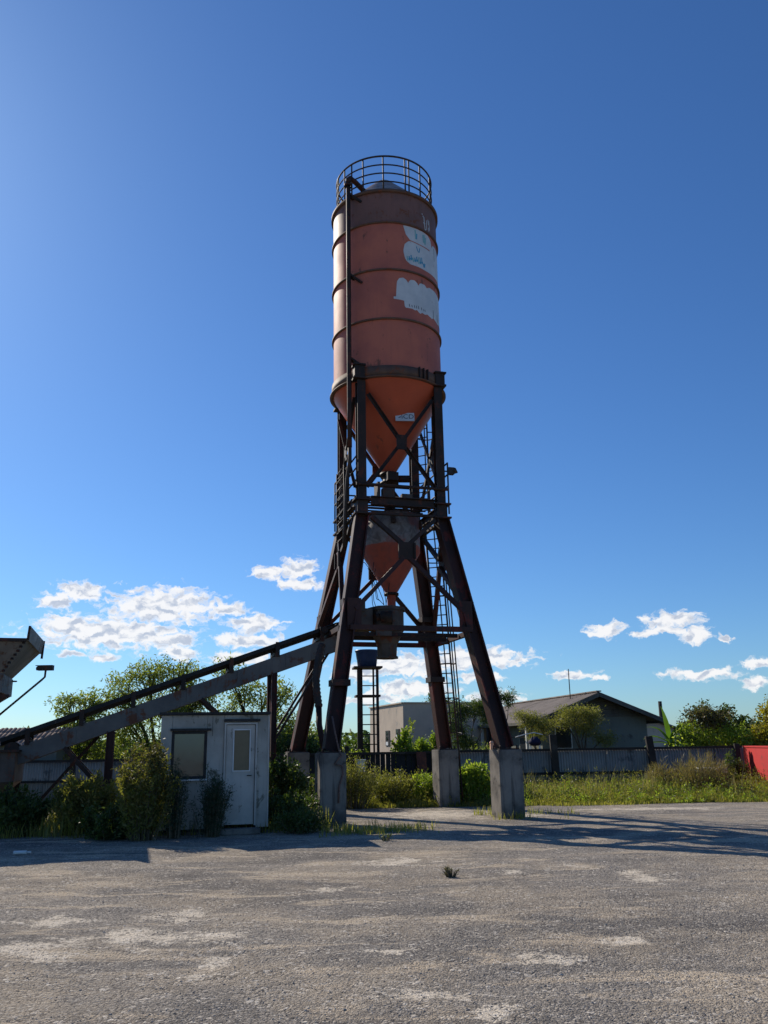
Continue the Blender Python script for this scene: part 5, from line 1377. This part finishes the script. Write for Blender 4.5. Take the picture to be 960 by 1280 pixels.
# banana plant
BN = empty('banana_plant', (9.95, 31.5, 0)); tag(BN, 'banana plant with broad upright leaves behind the fence', 'plant')
MB().tube([(0, 0, -.05), (0.02, 0, 1.6)], [0.12, 0.08], 10).build('stem', M['leaf_banana'], BN)
brng = random.Random(2)
for k, (an, ln, tilt) in enumerate(((110, 1.35, 84), (190, 1.1, 62), (350, 1.0, 58), (160, 1.0, 38), (10, 1.05, 40), (260, 0.8, 30), (300, 0.9, 72), (175, 1.1, 15), (0, 0.9, 12))):
    m = MB(); vs_ = []; fs = []; nseg = 10
    d = Vector((math.cos(R(an)), math.sin(R(an)) * .6, 0)).normalized(); sd = Vector((-d.y, d.x, 0))
    p = Vector((0.02, 0, 1.5)); t0 = R(tilt)
    for i in range(nseg + 1):
        t = i / nseg
        el2 = t0 - t * t * R(70 if tilt < 75 else 15)
        if i: p = p + (d * math.cos(el2) + Vector((0, 0, math.sin(el2)))) * ln / nseg
        w = 0.125 * math.sin(math.pi * min(1, .12 + .88 * t) ** .8) + .012
        fold = Vector((0, 0, .05 * w / .17))
        vs_ += [p - sd * w + fold + Vector((0, 0, .015 * brng.random())), p, p + sd * w + fold]
    for i in range(nseg):
        a = 3 * i
        fs += [(a, a + 1, a + 4, a + 3), (a + 1, a + 2, a + 5, a + 4)]
    m.add(vs_, fs, True); m.build('banana_leaf', M['leaf_banana'], BN)

# shrubs and weeds round the cabin and the tower
shrub('shrub', 'tall olive shrub with brownish tips covering the cabin window corner', (-4.62, 17.0, 0), 1.92, 0.60, 62, 170, 0.085, 0.03, 'leaf_olive', 41, None, 0.15, 0.45, 'leaf_brown', ry=0.42)
shrub('shrub', 'dark feathery shrub growing against the cabin front beside the door', (-3.40, 17.35, 0), 1.34, 0.38, 34, 150, 0.075, 0.012, 'leaf_conifer', 42, None, 0.12, 0.5, spread=0.06, ry=0.26)
shrub('shrub', 'dark feathery shrub in front of the cabin window', (-4.05, 17.2, 0), 1.5, 0.28, 24, 130, 0.075, 0.012, 'leaf_conifer', 48, None, 0.12, 0.5, spread=0.06, ry=0.22)
shrub('shrub', 'bright yellow-green bush under the conveyor trestle', (-6.15, 18.3, 0), 1.32, 0.62, 60, 170, 0.085, 0.03, 'leaf_olive', 43, None, 0.15)
shrub('shrub', 'dark leafy bush in front of the receiving bin', (-7.5, 18.2, 0), 0.95, 0.7, 50, 130, 0.09, 0.045, 'leaf_dark', 44)
shrub('shrub', 'low leafy bush between the olive shrub and the trestle post', (-5.30, 17.3, 0), 0.70, 0.50, 40, 110, 0.08, 0.04, 'leaf_dark', 45, None, 0.1)
shrub('shrub', 'tangled weeds filling the gap between the cabin and the pedestals', (-2.1, 19.1, 0), 0.85, 0.6, 46, 90, 0.08, 0.035, 'leaf_dark', 46, None, 0.1)
shrub('shrub', 'low weeds at the foot of the dark pedestal beside the cabin', (-1.75, 18.0, 0), 0.45, 0.5, 30, 60, 0.07, 0.03, 'leaf_dark', 47, None, 0.1)
shrub('shrub', 'leafy creeper behind the cabin wall beside the shaded pedestal', (-2.5, 21.0, 0), 1.5, 0.75, 60, 130, 0.09, 0.05, 'leaf_dark', 49, None, 0.1)
shrub('shrub', 'twiggy olive bush beside the dark pedestal under the tower', (-0.95, 24.4, 0), 1.48, 0.72, 80, 120, 0.07, 0.018, 'leaf_olive', 50, None, 0.25)
shrub('shrub', 'upright weeds against the black board fence', (0.15, 25.2, 0), 1.05, 0.62, 60, 110, 0.08, 0.022, 'leaf_olive', 51, None, 0.12)
shrub('shrub', 'yellow-green weeds next to the rusty fence panel', (1.05, 25.4, 0), 0.95, 0.45, 44, 100, 0.08, 0.035, 'leaf_bright', 52, None, 0.12)
shrub('shrub', 'bright leafy bush between two concrete pedestals', (2.35, 25.2, 0), 1.18, 0.58, 60, 120, 0.10, 0.06, 'leaf_bright', 53, None, 0.12)
for i, (x, h, lab) in enumerate(((0.45, 0.9, 'leafy sapling topping the black fence near the block building'), (0.95, 0.55, 'low green creeper on the fence beside the rusty panel'), (1.45, 0.6, 'light green sapling on the fence behind the pedestal'))):
    shrub('sapling', lab, (x * 1.1, 30.0, 0.0), 1.5 + h * 1.0, 0.40, 22, 120, 0.11, 0.07, 'leaf_bright', 60 + i, None, 0.55, cat='sapling')
shrub('sapling', 'thin sapling with drooping leaves before the block building wall', (0.80, 32, 0), 2.6, 0.35, 12, 90, 0.12, 0.06, 'leaf_tree', 66, None, 0.6, cat='sapling')
shrub('shrub', 'green mound of weeds beside the tall tank stand', (-1.65, 30.3, 0), 1.75, 0.9, 50, 150, 0.09, 0.045, 'leaf_bright', 67, None, 0.3)
shrub('shrub', 'green weeds behind the fence below the caged ladder', (3.3, 30.8, 0), 1.7, 0.7, 34, 90, 0.09, 0.04, 'leaf_tree', 68, None, 0.5)
shrub('weed', 'small dark weed alone on the open gravel', (0.79, 12.0, -0.02), 0.11, 0.13, 16, 12, 0.04, 0.008, 'leaf_brown', 69, None, 0.1, cat='weed', spread=0.015)
shrub('weed', 'tiny weed on the gravel near the tower slab', (-0.05, 16.2, -0.01), 0.15, 0.12, 9, 14, 0.05, 0.014, 'leaf_dark', 70, None, 0.1, cat='weed', spread=0.015)
shrub('shrub', 'dry brown reed clump in front of the fence near the red wall', (9.35, 27.0, 0), 1.30, 0.85, 120, 60, 0.16, 0.010, 'grass_dry', 71, None, 0.1, upness=1.6, spread=0.05)
shrub('shrub', 'small dry brown clump before the leaning fence post', (8.3, 27.4, 0), 1.1, 0.4, 50, 50, 0.16, 0.010, 'grass_dry', 72, None, 0.1, upness=1.6, spread=0.05)
shrub('shrub', 'dark green weeds at the foot of the red wall', (10.9, 28.5, 0), 1.35, 0.5, 40, 100, 0.08, 0.035, 'leaf_dark', 73, None, 0.1)

edge = lambda X: 24.35 + 0.35 * np.sin(X * 0.9) - 0.02 * X + 0.5 * (vnoise(X * 1.7, X * 0, 5) - .5)
grass('verge_grass', 'green and yellow grass strip along the corrugated fence', 80000, (2.6, 16.0), (23.9, 29.2), lambda X, Y: 0.10 + np.clip((Y - 24.2) / 3.0, 0, 1) * 0.36 * (0.45 + 0.9 * vnoise(X * 1.1, Y * 1.1, 3)), 'grass', 81, 0.010, 0.5, lambda X, Y: (Y > edge(X)) * np.clip((Y - edge(X)) * 1.6 + 0.25, 0, 1))
grass('dry_grass', 'tall dry straw stalks standing in the verge grass', 5200, (2.8, 14.0), (25.2, 29.1), lambda X, Y: 0.30 + 0.80 * vnoise(X * .8, Y * .8, 6), 'straw', 82, 0.006, 0.35, lambda X, Y: np.clip(vnoise(X * 0.9, Y * 0.9, 12) * 2.4 - .8, 0, 1))
grass('verge_grass', 'rough grass under the tower in front of the black fence', 34000, (-3.6, 3.0), (24.3, 29.2), lambda X, Y: 0.12 + np.clip((Y - 24.2) / 2.4, 0, 1) * 0.42 * (0.4 + vnoise(X * 1.3, Y * 1.3, 7)), 'grass', 83, 0.010, 0.5)
grass('verge_grass', 'thin yellow grass on the slab edge beside the dark pedestal', 5200, (-1.3, 1.2), (16.9, 19.0), lambda X, Y: 0.10 + 0.22 * vnoise(X * 2, Y * 2, 13), 'grass', 84, 0.007, 0.6, lambda X, Y: np.clip(1 - np.abs(Y - 17.9 - .25 * X) / .7, 0, 1) * np.clip(vnoise(X * 2.4, Y * 2.4, 14) * 2.2 - .7, 0, 1) * np.clip((1.1 - X) / 1.2, 0, 1))
grass('verge_grass', 'long shaded grass round the cabin and its shrubs', 6000, (-8.6, -1.2), (16.8, 20.5), lambda X, Y: 0.15 + 0.40 * vnoise(X * 1.4, Y * 1.4, 15), 'grass', 85, 0.009, 0.6, lambda X, Y: (Y > 17.45 + 0.30 * (vnoise(X * 2, Y * 0, 16) - .5) + np.where(X > -2.5, .5, np.where(X > -4.5, 0.25 * (X + 4.5) + .1, 0))) * 1.0)
grass('verge_grass', 'thin grass round the foot of the sunlit pedestal', 1500, (2.0, 4.4), (20.0, 21.9), lambda X, Y: 0.12 + 0.12 * vnoise(X * 3, Y * 3, 17), 'grass', 86, 0.007, 0.6, lambda X, Y: np.clip(vnoise(X * 2, Y * 2, 18) * 2 - .9, 0, 1))
grass('rough_field', 'rough pasture grass beyond the fences', 26000, (-16, 18), (29.8, 44.0), lambda X, Y: 0.35 + 0.5 * vnoise(X * .5, Y * .5, 19), 'grass', 87, 0.016, 0.5)

# broad-leaved weeds mixed into the verge
def weed_mass(name, label, n, xr, yr, hr, mat, seed, per=38, L=0.07, Wd=0.025, dens=None):
    rng = np.random.default_rng(seed); V = []; A = []
    X = xr[0] + (xr[1] - xr[0]) * rng.random(n); Y = yr[0] + (yr[1] - yr[0]) * rng.random(n)
    if dens is not None:
        k = dens(X, Y) > rng.random(n); X, Y = X[k], Y[k]
    for x, y in zip(X, Y):
        h = (hr[0] + (hr[1] - hr[0]) * rng.random() ** 1.5) * (0.45 + 0.55 * min(1, max(0, (y - yr[0]) / 1.3)))
        for st_ in range(3):
            tip = np.array([rng.normal() * .12, rng.normal() * .12, h * (0.7 + .4 * rng.random())])
            t = 0.12 + .88 * rng.random((per // 3, 1))
            V.append(np.array([x, y, 0]) + tip * t + rng.normal(size=(per // 3, 3)) * 0.035); A.append(rng.normal(size=(per // 3, 3)) * .8 + np.array([0, 0, .6]))
    P = np.concatenate(V); A = np.concatenate(A); P[:, 2] = np.maximum(P[:, 2], .01)
    v, f = leaf_quads(P, rng, L, Wd, 0, 0.1, A)
    tag(np_mesh(name, v, f, M[mat]), label, 'weeds', kind='stuff')
weed_mass('weeds', 'leafy green weeds mixed through the fence verge', 900, (3.0, 15), (24.4, 29.1), (0.12, 0.60), 'leaf_bright', 201)
weed_mass('weeds', 'olive and yellowing weeds mixed through the fence verge', 1300, (3.0, 15), (24.5, 29.1), (0.15, 0.85), 'leaf_olive', 202, L=0.08, Wd=0.016)
weed_mass('weeds', 'dark low weeds mixed through the fence verge', 420, (3.0, 15), (25.2, 29.1), (0.2, 0.7), 'leaf_dark', 204, L=0.08, Wd=0.03)
weed_mass('weeds', 'tangled weeds under the silo tower before the black fence', 620, (-2.6, 3.0), (24.4, 29.1), (0.25, 0.95), 'leaf_olive', 203, L=0.08, Wd=0.02)

# far wood along the horizon
rngw = np.random.default_rng(99)
pts = []
for k in range(230):
    x = -110 + 220 * rngw.random(); y = 105 + 45 * rngw.random()
    h = 2.2 + 2.6 * vnoise(np.array([x * .06]), np.array([y * .03]), 21)[0]
    m = 170
    d = rngw.normal(size=(m, 3)); d /= np.linalg.norm(d, axis=1, keepdims=True)
    q = np.array([x, y, h * .55]) + d * rngw.random((m, 1)) ** .4 * np.array([3.0, 2.0, h * .5])
    pts.append(q)
P = np.concatenate(pts); P[:, 2] = np.maximum(P[:, 2], .1)
v, f = leaf_quads(P, rngw, 0.75, 0.5)
fw = np_mesh('far_wood', v, f, M['leaf_dark']); tag(fw, 'low dark line of far-off woodland on the horizon', 'wood', kind='stuff')
